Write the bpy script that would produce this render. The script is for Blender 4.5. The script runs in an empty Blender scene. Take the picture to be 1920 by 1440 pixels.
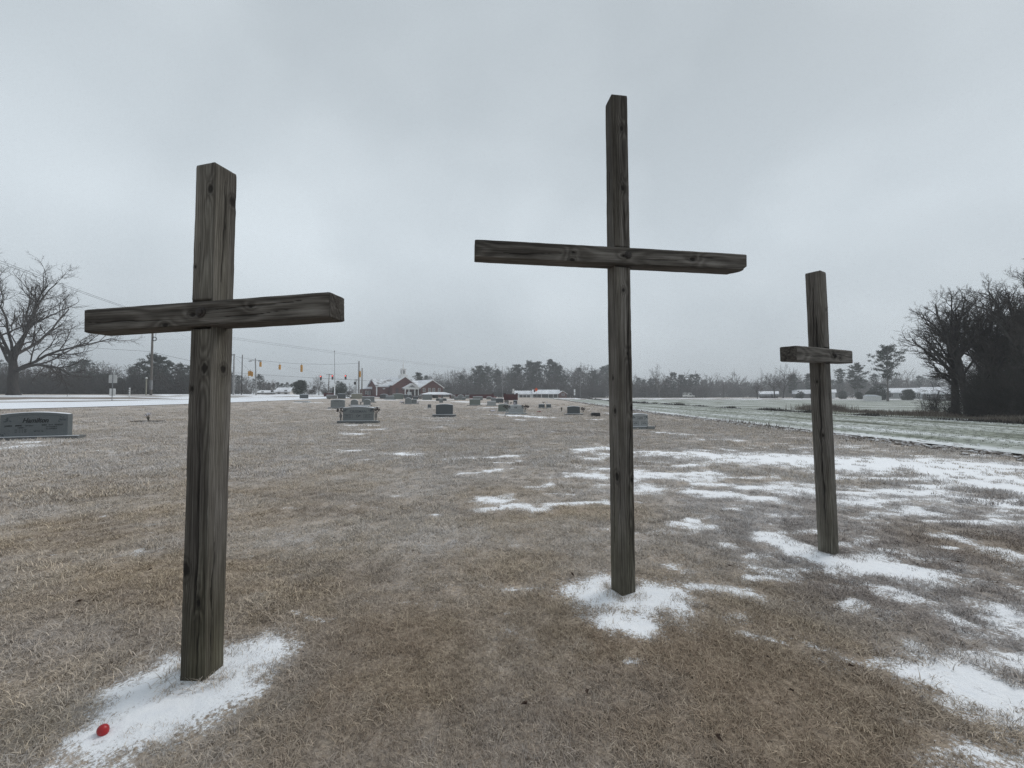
import bpy, math, random
import numpy as np
from mathutils import Vector, Matrix

# ------------------------------------------------------------------ scene, camera, world, sun, exposure
scn = bpy.context.scene
col = scn.collection
FPX, CAMH, PITCH = 740.0, 1.6, math.atan(23 / 740.0)      # focal length in pixels of the 1920 px wide photograph

cam = bpy.data.cameras.new('camera'); camo = bpy.data.objects.new('camera', cam); col.objects.link(camo)
cam.sensor_fit = 'HORIZONTAL'; cam.sensor_width = 36.0; cam.lens = FPX / 1920 * 36.0
cam.clip_start = 0.05; cam.clip_end = 4000
camo.location = (0, 0, CAMH); camo.rotation_euler = (math.pi / 2 + PITCH, 0, 0)
scn.camera = camo

SUN_EL, SUN_AZ = math.radians(46), math.radians(55)
world = bpy.data.worlds.new('World'); scn.world = world; world.use_nodes = True
wn, wl = world.node_tree.nodes, world.node_tree.links
wn.clear()
w_out = wn.new('ShaderNodeOutputWorld'); w_bg = wn.new('ShaderNodeBackground')
w_sky = wn.new('ShaderNodeTexSky'); w_sky.sky_type = 'NISHITA'; w_sky.sun_disc = False
w_sky.sun_elevation = SUN_EL; w_sky.sun_rotation = SUN_AZ; w_sky.dust_density = 2.0
w_hsv = wn.new('ShaderNodeHueSaturation'); w_hsv.inputs['Saturation'].default_value = 0.25
wl.new(w_sky.outputs[0], w_hsv.inputs['Color'])
w_tc = wn.new('ShaderNodeTexCoord')
w_sep = wn.new('ShaderNodeSeparateXYZ'); wl.new(w_tc.outputs['Generated'], w_sep.inputs[0])
w_map = wn.new('ShaderNodeMapping'); w_map.inputs['Scale'].default_value = (1.5, 1.5, 2.0); w_map.inputs['Location'].default_value = (0.35, 0.0, 0.0)
wl.new(w_tc.outputs['Generated'], w_map.inputs[0])
w_n = wn.new('ShaderNodeTexNoise'); w_n.inputs['Scale'].default_value = 1.5; w_n.inputs['Detail'].default_value = 3
w_n.inputs['Roughness'].default_value = 0.42; w_n.inputs['Distortion'].default_value = 0.15
wl.new(w_map.outputs[0], w_n.inputs['Vector'])
w_rmp = wn.new('ShaderNodeValToRGB')                      # the cloud layer: grey billows
w_rmp.color_ramp.elements[0].position = 0.34; w_rmp.color_ramp.elements[0].color = (4.25, 4.77, 5.18, 1)
w_rmp.color_ramp.elements[1].position = 0.68; w_rmp.color_ramp.elements[1].color = (5.40, 5.98, 6.42, 1)
wl.new(w_n.outputs['Fac'], w_rmp.inputs[0])
w_el = wn.new('ShaderNodeValToRGB')                       # elevation: duller low down and overhead
ce = w_el.color_ramp.elements
ce[0].position = 0.0; ce[0].color = (0.86, 0.86, 0.86, 1)
ce[1].position = 0.92; ce[1].color = (0.80, 0.80, 0.80, 1)
e = ce.new(0.33); e.color = (1.04, 1.04, 1.04, 1)
e = ce.new(0.62); e.color = (0.86, 0.86, 0.86, 1)
wl.new(w_sep.outputs['Z'], w_el.inputs[0])
w_mul = wn.new('ShaderNodeMix'); w_mul.data_type = 'RGBA'; w_mul.blend_type = 'MULTIPLY'; w_mul.inputs[0].default_value = 1
wl.new(w_rmp.outputs[0], w_mul.inputs[6]); wl.new(w_el.outputs[0], w_mul.inputs[7])
w_mix = wn.new('ShaderNodeMix'); w_mix.data_type = 'RGBA'; w_mix.inputs[0].default_value = 0.965
wl.new(w_hsv.outputs[0], w_mix.inputs[6]); wl.new(w_mul.outputs[2], w_mix.inputs[7])
w_bg.inputs['Strength'].default_value = 0.115
wl.new(w_mix.outputs[2], w_bg.inputs['Color']); wl.new(w_bg.outputs[0], w_out.inputs[0])

sun = bpy.data.lights.new('sun', 'SUN'); suno = bpy.data.objects.new('sun', sun); col.objects.link(suno)
sun.energy = 1.35; sun.angle = math.radians(28); sun.color = (1.0, 0.97, 0.93)
suno.rotation_euler = (math.pi / 2 - SUN_EL, 0, -SUN_AZ + math.pi)
suno.location = (0, 0, 60)

scn.view_settings.view_transform = 'Standard'; scn.view_settings.look = 'None'
scn.view_settings.exposure = 0.18; scn.view_settings.gamma = 1.0; scn.view_settings.use_curve_mapping = False
scn.cycles.use_denoising = True; scn.cycles.denoiser = 'OPENIMAGEDENOISE'; scn.cycles.denoising_prefilter = 'NONE'; scn.cycles.denoising_input_passes = 'RGB_ALBEDO_NORMAL'
scn.cycles.max_bounces = 4; scn.cycles.diffuse_bounces = 2; scn.cycles.glossy_bounces = 2
scn.cycles.transparent_max_bounces = 8; scn.cycles.volume_bounces = 0
scn.cycles.use_adaptive_sampling = True; scn.cycles.adaptive_threshold = 0.01

# ------------------------------------------------------------------ helpers
rng = np.random.default_rng(7)
R = random.Random(11)

def sstep(a, b, x):
    t = np.clip((np.asarray(x, float) - a) / (b - a), 0, 1)
    return t * t * (3 - 2 * t)

def _h(ix, iy, iz, seed):
    n = (ix.astype(np.int64) * 374761393 + iy.astype(np.int64) * 668265263 + iz.astype(np.int64) * 1440670441 + seed * 97531) & 0x7fffffff
    n = (n ^ (n >> 13)) * 1274126177 & 0x7fffffff
    n = (n ^ (n >> 16)) & 0xffff
    return n / 65535.0

def vn(x, y, z=0.0, seed=0):
    """value noise, 0..1"""
    x, y, z = np.broadcast_arrays(np.asarray(x, float), np.asarray(y, float), np.asarray(z, float))
    ix, iy, iz = np.floor(x), np.floor(y), np.floor(z)
    fx, fy, fz = x - ix, y - iy, z - iz
    fx = fx * fx * (3 - 2 * fx); fy = fy * fy * (3 - 2 * fy); fz = fz * fz * (3 - 2 * fz)
    ix, iy, iz = ix.astype(np.int64), iy.astype(np.int64), iz.astype(np.int64)
    r = 0
    for dx in (0, 1):
        for dy in (0, 1):
            for dz in (0, 1):
                w = (fx if dx else 1 - fx) * (fy if dy else 1 - fy) * (fz if dz else 1 - fz)
                r = r + w * _h(ix + dx, iy + dy, iz + dz, seed)
    return r

def fbm(x, y, z=0.0, seed=0, oct=4):
    r, a, s = 0, 0.5, 0
    for k in range(oct):
        r = r + a * vn(np.asarray(x) * 2 ** k, np.asarray(y) * 2 ** k, np.asarray(z) * 2 ** k, seed + k * 17); s += a; a *= 0.5
    return r / s

def terrain(x, y):
    x = np.asarray(x, float); y = np.asarray(y, float)
    sx = sstep(-18, -50, x); sr = sstep(6, 22, x)
    up = sstep(30, 108, y)
    z = 0.95 * sx * (1 - 0.0 * y) + (0.5 + 0.5 * (1 - sx)) * up * (1 - sr) + 0.65 * sstep(-50, -66, x)
    z = z + sr * 0.75 * sstep(90, 175, y)
    return z

def ray(px, py):
    dx, u = (px - 960) / FPX, (720 - py) / FPX
    c, s = math.cos(PITCH), math.sin(PITCH)
    d = np.array([dx, c - u * s, s + u * c])
    return d / d[1]

def ground_at(px, py, ymax=117):
    """the spot on the terrain seen at that place of the photograph"""
    d = ray(px, py)
    ys = np.linspace(0.8, ymax, 6000)
    g = CAMH + d[2] * ys - terrain(d[0] * ys, ys)
    k = np.argmax(g <= 0)
    Y = ys[k] if (g <= 0).any() else ymax
    return float(d[0] * Y), float(Y), float(terrain(d[0] * Y, Y))

def at(px, Y):
    X = (px - 960) / FPX * Y
    return float(X), float(Y), float(terrain(X, Y))

def zpx(py, Y):
    return float(CAMH + ray(960, py)[2] * Y)

def np_mesh(name, V, F):
    """F: list of int arrays (n,3) / (n,4)"""
    me = bpy.data.meshes.new(name)
    V = np.asarray(V, np.float32).reshape(-1, 3)
    if not isinstance(F, (list, tuple)): F = [F]
    F = [np.asarray(f, np.int32) for f in F if len(f)]
    me.vertices.add(len(V)); me.vertices.foreach_set('co', V.ravel())
    tot = np.concatenate([np.full(len(f), f.shape[1], np.int32) for f in F])
    lv = np.concatenate([f.ravel() for f in F])
    me.loops.add(len(lv)); me.loops.foreach_set('vertex_index', lv)
    me.polygons.add(len(tot))
    st = np.zeros(len(tot), np.int32); st[1:] = np.cumsum(tot)[:-1]
    me.polygons.foreach_set('loop_start', st)
    me.update(calc_edges=True); me.validate()
    return me

def fattr(me, name, vals):
    a = me.attributes.new(name, 'FLOAT', 'POINT'); a.data.foreach_set('value', np.asarray(vals, np.float32).ravel())

def smooth(me):
    me.polygons.foreach_set('use_smooth', np.ones(len(me.polygons), bool)); me.update()

def obj(name, me, m=None, parent=None, loc=(0, 0, 0), rot=(0, 0, 0)):
    o = bpy.data.objects.new(name, me); col.objects.link(o)
    if m is not None and me is not None and len(me.materials) == 0: me.materials.append(m)
    o.location = loc; o.rotation_euler = rot
    if parent: o.parent = parent
    return o

def tag(o, label=None, cat=None, group=None, kind=None):
    if label: o['label'] = label
    if cat: o['category'] = cat
    if group: o['group'] = group
    if kind: o['kind'] = kind
    return o

def thing(name, label, cat, loc=(0, 0, 0), rz=0, group=None):
    o = bpy.data.objects.new(name, None); col.objects.link(o)
    o.location = loc; o.rotation_euler = (0, 0, rz); o.empty_display_size = 0.3
    return tag(o, label, cat, group, 'thing' if cat else None)

class MB:
    """collects simple shapes into one mesh"""
    def __init__(s): s.v, s.f = [], []
    def add(s, vs, fs):
        b = len(s.v); s.v += [tuple(v) for v in vs]; s.f += [tuple(i + b for i in f) for f in fs]; return s
    def box(s, x0, x1, y0, y1, z0, z1):
        return s.add([(x0, y0, z0), (x1, y0, z0), (x1, y1, z0), (x0, y1, z0), (x0, y0, z1), (x1, y0, z1), (x1, y1, z1), (x0, y1, z1)],
                     [(0, 3, 2, 1), (4, 5, 6, 7), (0, 1, 5, 4), (1, 2, 6, 5), (2, 3, 7, 6), (3, 0, 4, 7)])
    def prism(s, pts, y0, y1):
        """outline in x,z pushed along y (counter-clockwise seen from -y)"""
        n = len(pts)
        vs = [(x, y0, z) for x, z in pts] + [(x, y1, z) for x, z in pts]
        fs = [tuple(range(n)), tuple(range(2 * n - 1, n - 1, -1))] + [(i, i + n, (i + 1) % n + n, (i + 1) % n) for i in range(n)]
        return s.add(vs, fs)
    def tube(s, pts, rad, n=6, cap=True):
        pts = [Vector(p) for p in pts]
        rad = rad if hasattr(rad, '__len__') else [rad] * len(pts)
        vs, fs = [], []
        for i, p in enumerate(pts):
            d = (pts[min(i + 1, len(pts) - 1)] - pts[max(i - 1, 0)]).normalized()
            a = d.cross(Vector((0, 0, 1)) if abs(d.z) < .9 else Vector((1, 0, 0))).normalized(); b = d.cross(a)
            for k in range(n):
                t = 2 * math.pi * k / n
                vs.append(p + (a * math.cos(t) + b * math.sin(t)) * rad[i])
        for i in range(len(pts) - 1):
            for k in range(n):
                fs.append((i * n + k, i * n + (k + 1) % n, (i + 1) * n + (k + 1) % n, (i + 1) * n + k))
        if cap: fs += [tuple(range(n - 1, -1, -1)), tuple(range((len(pts) - 1) * n, len(pts) * n))]
        return s.add(vs, fs)
    def lathe(s, prof, n=14, cx=0, cy=0):
        vs, fs = [], []
        for r, z in prof:
            for k in range(n):
                t = 2 * math.pi * k / n; vs.append((cx + r * math.cos(t), cy + r * math.sin(t), z))
        for i in range(len(prof) - 1):
            for k in range(n):
                fs.append((i * n + k, i * n + (k + 1) % n, (i + 1) * n + (k + 1) % n, (i + 1) * n + k))
        fs += [tuple(range(n - 1, -1, -1)), tuple(range((len(prof) - 1) * n, len(prof) * n))]
        return s.add(vs, fs)
    def mesh(s, name):
        me = bpy.data.meshes.new(name); me.from_pydata(s.v, [], s.f); me.validate(); me.update(); return me
    def build(s, name, m, parent=None, loc=(0, 0, 0), rot=(0, 0, 0)):
        return obj(name, s.mesh(name), m, parent, loc, rot)

def bevel(o, w, seg=2):
    b = o.modifiers.new('bevel', 'BEVEL'); b.width = w; b.segments = seg; b.limit_method = 'ANGLE'; return o

# ------------------------------------------------------------------ materials
def mat(name, c, c2=None, scale=6.0, rough=0.85, bump=0.0, bscale=None, stretch=(1, 1, 1), detail=5, spec=0.3, ramp=(0.35, 0.65)):
    m = bpy.data.materials.new(name); m.use_nodes = True
    n, l = m.node_tree.nodes, m.node_tree.links
    b = n['Principled BSDF']; b.inputs['Roughness'].default_value = rough; b.inputs['Specular IOR Level'].default_value = spec
    if c2 is None: c2 = tuple(v * 0.8 for v in c)
    tc = n.new('ShaderNodeTexCoord'); mp = n.new('ShaderNodeMapping'); mp.inputs['Scale'].default_value = stretch
    l.new(tc.outputs['Object'], mp.inputs[0])
    no = n.new('ShaderNodeTexNoise'); no.inputs['Scale'].default_value = scale; no.inputs['Detail'].default_value = detail
    l.new(mp.outputs[0], no.inputs['Vector'])
    rp = n.new('ShaderNodeValToRGB'); rp.color_ramp.elements[0].color = (*c, 1); rp.color_ramp.elements[1].color = (*c2, 1)
    rp.color_ramp.elements[0].position, rp.color_ramp.elements[1].position = ramp
    l.new(no.outputs['Fac'], rp.inputs[0]); l.new(rp.outputs[0], b.inputs['Base Color'])
    if bump:
        n2 = n.new('ShaderNodeTexNoise'); n2.inputs['Scale'].default_value = bscale or scale * 4; n2.inputs['Detail'].default_value = 4
        l.new(mp.outputs[0], n2.inputs['Vector'])
        bp = n.new('ShaderNodeBump'); bp.inputs['Strength'].default_value = bump; bp.inputs['Distance'].default_value = 0.02
        l.new(n2.outputs['Fac'], bp.inputs['Height']); l.new(bp.outputs[0], b.inputs['Normal'])
    return m

def emit(name, c, s):
    m = bpy.data.materials.new(name); m.use_nodes = True
    b = m.node_tree.nodes['Principled BSDF']; b.inputs['Base Color'].default_value = (*c, 1)
    b.inputs['Emission Color'].default_value = (*c, 1); b.inputs['Emission Strength'].default_value = s
    return m

M = {}
M['snow'] = mat('snow', (0.83, 0.85, 0.88), (0.74, 0.77, 0.82), 9, 0.7, 0.25, 30)
M['roof_snow'] = mat('roof_snow', (0.82, 0.84, 0.88), (0.60, 0.62, 0.66), 0.35, 0.75, 0.1, 3)
M['granite'] = mat('granite', (0.145, 0.157, 0.158), (0.215, 0.228, 0.226), 60, 0.6, 0.15, 120)
M['granite_dark'] = mat('granite_dark', (0.062, 0.072, 0.079), (0.098, 0.110, 0.116), 50, 0.45, 0.1, 120)
M['granite_black'] = mat('granite_black', (0.018, 0.020, 0.023), (0.03, 0.032, 0.036), 50, 0.35, 0.05, 120)
M['granite_tan'] = mat('granite_tan', (0.20, 0.20, 0.16), (0.29, 0.28, 0.23), 30, 0.75, 0.2, 100)
M['granite_green'] = mat('granite_green', (0.13, 0.155, 0.14), (0.19, 0.21, 0.19), 30, 0.75, 0.2, 100)
M['granite_brown'] = mat('granite_brown', (0.14, 0.135, 0.13), (0.20, 0.195, 0.185), 30, 0.75, 0.2, 100)
M['granite_pale'] = mat('granite_pale', (0.27, 0.29, 0.29), (0.35, 0.36, 0.36), 50, 0.7, 0.2, 100)
M['plinth'] = mat('plinth', (0.10, 0.105, 0.105), (0.17, 0.175, 0.175), 25, 0.85, 0.5, 40)
M['letter'] = mat('letter', (0.012, 0.014, 0.016), None, 40, 0.6)
M['carving'] = mat('carving', (0.045, 0.055, 0.062), (0.07, 0.085, 0.09), 40, 0.8)
M['letter_faint'] = mat('letter_faint', (0.085, 0.097, 0.105), None, 40, 0.7)
M['bronze'] = mat('bronze', (0.055, 0.045, 0.035), (0.09, 0.08, 0.065), 20, 0.55, 0.2)
M['flower_dark'] = mat('flower_dark', (0.025, 0.022, 0.022), (0.055, 0.04, 0.035), 20, 0.9)
M['flower_white'] = mat('flower_white', (0.66, 0.66, 0.70), (0.5, 0.48, 0.58), 30, 0.8)
M['flower_red'] = mat('flower_red', (0.30, 0.05, 0.06), (0.16, 0.03, 0.04), 30, 0.8)
M['flower_yellow'] = mat('flower_yellow', (0.45, 0.33, 0.06), (0.3, 0.28, 0.05), 30, 0.8)
M['flower_green'] = mat('flower_green', (0.03, 0.045, 0.035), (0.05, 0.06, 0.045), 20, 0.9)
M['white_paint'] = mat('white_paint', (0.74, 0.74, 0.73), (0.66, 0.66, 0.65), 3, 0.6)
M['brick'] = mat('brick', (0.125, 0.045, 0.040), (0.092, 0.035, 0.032), 2.5, 0.9, 0.2, 30)
M['brick_wall'] = mat('brick_wall', (0.085, 0.020, 0.022), (0.055, 0.015, 0.018), 1.5, 0.9, 0.3, 14)
M['shingle'] = mat('shingle', (0.17, 0.165, 0.165), (0.62, 0.64, 0.67), 0.5, 0.9, 0.1, 10, (1, 1, 1), 6, 0.3, (0.36, 0.52))
M['glass'] = mat('glass', (0.02, 0.025, 0.03), (0.05, 0.055, 0.06), 1, 0.15, spec=0.6)
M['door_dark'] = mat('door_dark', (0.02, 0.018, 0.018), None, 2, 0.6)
M['pole_wood'] = mat('pole_wood', (0.16, 0.145, 0.13), (0.10, 0.09, 0.082), 4, 0.9, 0.3, 20, (8, 8, 0.5))
M['pole_concrete'] = mat('pole_concrete', (0.30, 0.30, 0.30), (0.23, 0.23, 0.23), 2, 0.85)
M['metal_grey'] = mat('metal_grey', (0.24, 0.245, 0.25), (0.18, 0.185, 0.19), 4, 0.5)
M['sign_back'] = mat('sign_back', (0.50, 0.50, 0.49), (0.43, 0.43, 0.42), 3, 0.5)
M['wire'] = mat('wire', (0.03, 0.03, 0.032), None, 4, 0.6)
M['wire_grey'] = mat('wire_grey', (0.20, 0.21, 0.22), None, 4, 0.6)
M['amber'] = mat('amber', (0.55, 0.27, 0.03), (0.44, 0.20, 0.025), 3, 0.5)
M['signal_black'] = mat('signal_black', (0.02, 0.02, 0.02), None, 3, 0.5)
M['lens_red'] = emit('lens_red', (1.0, 0.10, 0.07), 2.2)
M['lens_off'] = mat('lens_off', (0.02, 0.03, 0.02), None, 3, 0.3)
M['orange'] = mat('orange', (0.72, 0.10, 0.02), (0.6, 0.08, 0.02), 3, 0.45)
M['red_plastic'] = mat('red_plastic', (0.38, 0.008, 0.010), (0.27, 0.006, 0.008), 14, 0.38, 0.05, 60, spec=0.5)
M['iron'] = mat('iron', (0.03, 0.028, 0.027), (0.055, 0.045, 0.04), 60, 0.7, 0.4)
M['leaf_dead'] = mat('leaf_dead', (0.045, 0.030, 0.022), (0.085, 0.055, 0.04), 40, 0.85)
M['bark'] = mat('bark', (0.040, 0.037, 0.035), (0.070, 0.064, 0.060), 3, 0.95, 0.6, 12, (3, 3, 0.6))
M['twig'] = mat('twig', (0.050, 0.044, 0.041), (0.080, 0.070, 0.064), 2, 0.95)
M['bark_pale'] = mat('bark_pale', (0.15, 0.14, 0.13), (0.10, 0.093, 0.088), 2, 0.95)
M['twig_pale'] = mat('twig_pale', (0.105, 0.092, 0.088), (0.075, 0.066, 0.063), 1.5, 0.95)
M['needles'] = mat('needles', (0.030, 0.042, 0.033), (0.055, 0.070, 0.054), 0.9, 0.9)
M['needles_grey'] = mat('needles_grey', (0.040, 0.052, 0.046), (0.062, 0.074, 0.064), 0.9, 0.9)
M['thicket'] = mat('thicket', (0.030, 0.028, 0.025), (0.052, 0.046, 0.040), 1.5, 0.95)
M['weed'] = mat('weed', (0.13, 0.11, 0.09), (0.22, 0.19, 0.155), 1.2, 0.95)
M['soil'] = mat('soil', (0.055, 0.046, 0.040), (0.10, 0.085, 0.075), 8, 0.95, 0.4, 30)

def snowy(name, base, base2, thr=(0.35, 0.6), scale=5.0, z0=0.35):
    """clods and stems with snow lying on faces that look up, broken by noise"""
    m = mat(name, base, base2, 6, 0.95)
    n, l = m.node_tree.nodes, m.node_tree.links
    b = n['Principled BSDF']; src = b.inputs['Base Color'].links[0].from_socket
    g = n.new('ShaderNodeNewGeometry'); s = n.new('ShaderNodeSeparateXYZ'); l.new(g.outputs['Normal'], s.inputs[0])
    no = n.new('ShaderNodeTexNoise'); no.inputs['Scale'].default_value = scale; l.new(g.outputs['Position'], no.inputs['Vector'])
    ad = n.new('ShaderNodeMath'); ad.operation = 'MULTIPLY'; l.new(s.outputs['Z'], ad.inputs[0]); l.new(no.outputs['Fac'], ad.inputs[1])
    r = n.new('ShaderNodeMapRange'); r.inputs['From Min'].default_value = thr[0]; r.inputs['From Max'].default_value = thr[1]
    l.new(ad.outputs[0], r.inputs['Value'])
    x = n.new('ShaderNodeMix'); x.data_type = 'RGBA'; l.new(r.outputs[0], x.inputs[0]); l.new(src, x.inputs[6]); x.inputs[7].default_value = (0.8, 0.82, 0.86, 1)
    l.new(x.outputs[2], b.inputs['Base Color'])
    return m
M['clod'] = snowy('clod', (0.12, 0.10, 0.085), (0.19, 0.165, 0.145), (0.30, 0.62), 2.0)

# ------------------------------------------------------------------ snow cover of the lawn (shared by ground sheet and grass)
# patches as the lawn shows them: two ends of the long axis (photograph pixels on the ground) and the half width across in metres
PATCH = [((235, 1368), (480, 1232), 0.20, 1.0), ((320, 1330), (430, 1262), 0.29, 1.0), ((240, 1310), (330, 1262), 0.20, 1.0), ((430, 1242), (480, 1230), .2, 1.0), ((120, 1400), (250, 1380), 0.06, 0.85),
         ((1125, 1118), (1225, 1128), 0.30, 1.0), ((1130, 1165), (1200, 1172), 0.14, 0.9),
         ((1440, 1010), (1530, 1035), 0.20, 0.9), ((1540, 1045), (1700, 1074), 0.26, 1.0), ((1480, 1030), (1560, 1050), .2, .9),
         ((1370, 858), (1900, 878), 1.05, 1.0), ((1480, 862), (1800, 885), 1.2, 1.0), ((1200, 850), (1420, 856), 0.34, 0.9),
         ((1820, 890), (1990, 915), 0.75, 0.9), ((1760, 930), (1990, 965), 0.25, 0.7), ((1780, 900), (2050, 940), 0.6, 0.8),
         ((1310, 925), (1460, 940), 0.26, 0.75), ((1200, 890), (1340, 888), 0.3, 0.75), ((1300, 905), (1420, 915), 0.22, 0.7),
         ((1690, 955), (1760, 965), 0.16, 0.7), ((1260, 985), (1320, 990), 0.16, 0.6),
         ((1760, 1270), (1990, 1400), 0.13, 1.0), ((1830, 1280), (2000, 1350), 0.17, 1.0), ((1800, 1240), (1990, 1290), 0.09, 0.8), ((1700, 1210), (1790, 1250), 0.07, 0.5),
         ((840, 862), (960, 855), 0.26, 0.62), ((880, 886), (950, 882), 0.2, 0.55), ((930, 868), (985, 863), 0.2, 0.5),
         ((905, 935), (945, 938), 0.26, 0.7), ((900, 955), (990, 950), 0.18, 0.55), ((960, 952), (1140, 945), 0.16, 0.5), ((1000, 912), (1020, 912), 0.2, 0.5),
         ((1090, 843), (1142, 840), 0.4, 0.8), ((1080, 890), (1142, 893), 0.24, 0.75), ((1100, 878), (1180, 880), 0.2, 0.6),
         ((1225, 810), (1290, 815), 0.30, 0.9), ((1320, 824), (1360, 826), 0.28, 0.8),
         ((960, 779), (1020, 783), 0.75, 1.0), ((905, 778), (1000, 777), 0.35, 0.9), ((970, 787), (985, 788), 0.45, 0.8), ((1110, 787), (1135, 788), 0.4, 0.7),
         ((640, 797), (700, 798), 0.35, 0.7), ((690, 806), (705, 806), 0.5, 0.75), ((640, 812), (680, 814), 0.4, 0.55), ((636, 845), (665, 845), 0.5, 0.5),
         ((0, 832), (110, 828), 0.35, 0.75), ((-60, 845), (60, 836), 0.6, 0.7), ((690, 863), (740, 860), 0.2, 0.35),
         ((795, 784), (850, 783), 0.4, 0.6), ((815, 789), (840, 789), 0.4, 0.65), ((905, 765), (935, 764), 0.7, 0.9), ((615, 767), (650, 767), 0.4, 0.9),
         ((840, 800), (870, 801), 0.3, 0.4), ((730, 781), (745, 781), 0.4, 0.5), ((1140, 775), (1190, 778), 0.9, 0.9), ((900, 757), (930, 758), 0.8, 0.9),
         ((860, 753), (885, 754), 1.6, 0.9), ((700, 750), (735, 750), 1.6, 0.9), ((560, 755), (600, 755), 1.0, 0.7), ((770, 750), (830, 751), 1.4, 0.8), ((840, 749), (860, 749), 1.5, 0.8), ((925, 747), (945, 748), 3, 0.9),
         ((0, 1275), (60, 1262), 0.03, 0.45), ((1500, 1215), (1560, 1230), 0.05, 0.4), ((1180, 1240), (1220, 1238), 0.04, 0.5), ((1290, 1100), (1400, 1110), 0.16, 0.55),
         ((1640, 1150), (1720, 1165), 0.06, 0.55), ((1380, 1180), (1470, 1200), 0.05, 0.45), ((540, 1150), (620, 1170), 0.06, 0.35), ((1390, 1085), (1460, 1090), 0.1, 0.6)]
_P = []
for a, b, hw, st in PATCH:
    A = ground_at(*a); B = ground_at(*b); _P.append((A[0], A[1], B[0], B[1], hw * (1.3 if a[1] < 1000 else 1.08), st))

def snow_field(x, y):
    x = np.asarray(x, float); y = np.asarray(y, float)
    d0 = np.hypot(x, y)
    am = 0.34 * np.clip(d0 / 4, .45, 3)
    wx = x + (fbm(x * 2.6, y * 2.6, 0, 5, 3) - .5) * am; wy = y + (fbm(x * 2.6, y * 2.6, 0, 9, 3) - .5) * am
    s = np.full(x.shape, -1.0)
    for ax, ay, bx, by, hw, st in _P:
        dx, dy = bx - ax, by - ay; L2 = dx * dx + dy * dy + 1e-9
        t = np.clip(((wx - ax) * dx + (wy - ay) * dy) / L2, 0, 1)
        d = np.hypot(wx - ax - t * dx, wy - ay - t * dy) / hw
        s = np.maximum(s, np.clip((1.15 - d) * .85, -1, 1) - (1 - st) * .75)
    # scattered dusting, thicker to the right where the lawn lies open
    big = fbm(x * 0.35, y * 0.8, 0, 21, 3)
    fine = fbm(x * 1.1, y * 3.0, 0, 23, 3)
    open_r = sstep(0.3, 2.5, x) * sstep(4.4, 6.6, y) * sstep(16, 9, y)
    s = np.maximum(s, (big - 0.60) * 2.0 + (fine - 0.55) * 3.0 - 0.62 + 0.80 * open_r)
    fl = fbm(x * 2.6, y * 4.5, 0, 27, 3)
    s = np.maximum(s, (fl - .62) * 3.2 - .05 - .5 * (1 - sstep(.8, 2.2, x) * sstep(9, 6, y)))
    sp = fbm(x * 1.4, y * 3.2, 0, 29, 4)
    s = np.maximum(s, np.where(open_r > 0.02, -0.46 + 0.48 * open_r + (sp - .5) * 2.2, -1))
    low_r = sstep(1.3, 2.6, x) * sstep(5.2, 4.2, y)
    s = np.maximum(s, np.where(low_r > 0.02, -0.62 + 0.46 * low_r + (fbm(x * 2.2, y * 3.0, 0, 28, 4) - .5) * 2.4, -1))
    return s

def frost_field(x, y):
    return np.clip(fbm(np.asarray(x) * 0.6, np.asarray(y) * 0.9, 0, 41, 4) * 1.9 - 0.72 + 0.92 * sstep(2.8, 10, y), 0, 1)

def tint_field(x, y):
    """0 straw, 1 grey-brown thatch"""
    x = np.asarray(x, float); y = np.asarray(y, float)
    return np.clip(fbm(x * 0.8, y * 1.1, 0, 61, 3) * 1.0 - 0.42 + 0.85 * sstep(1.4, 3.2, x) * sstep(1.4, 2.6, y) * sstep(9, 5, y), 0, 1)

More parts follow.
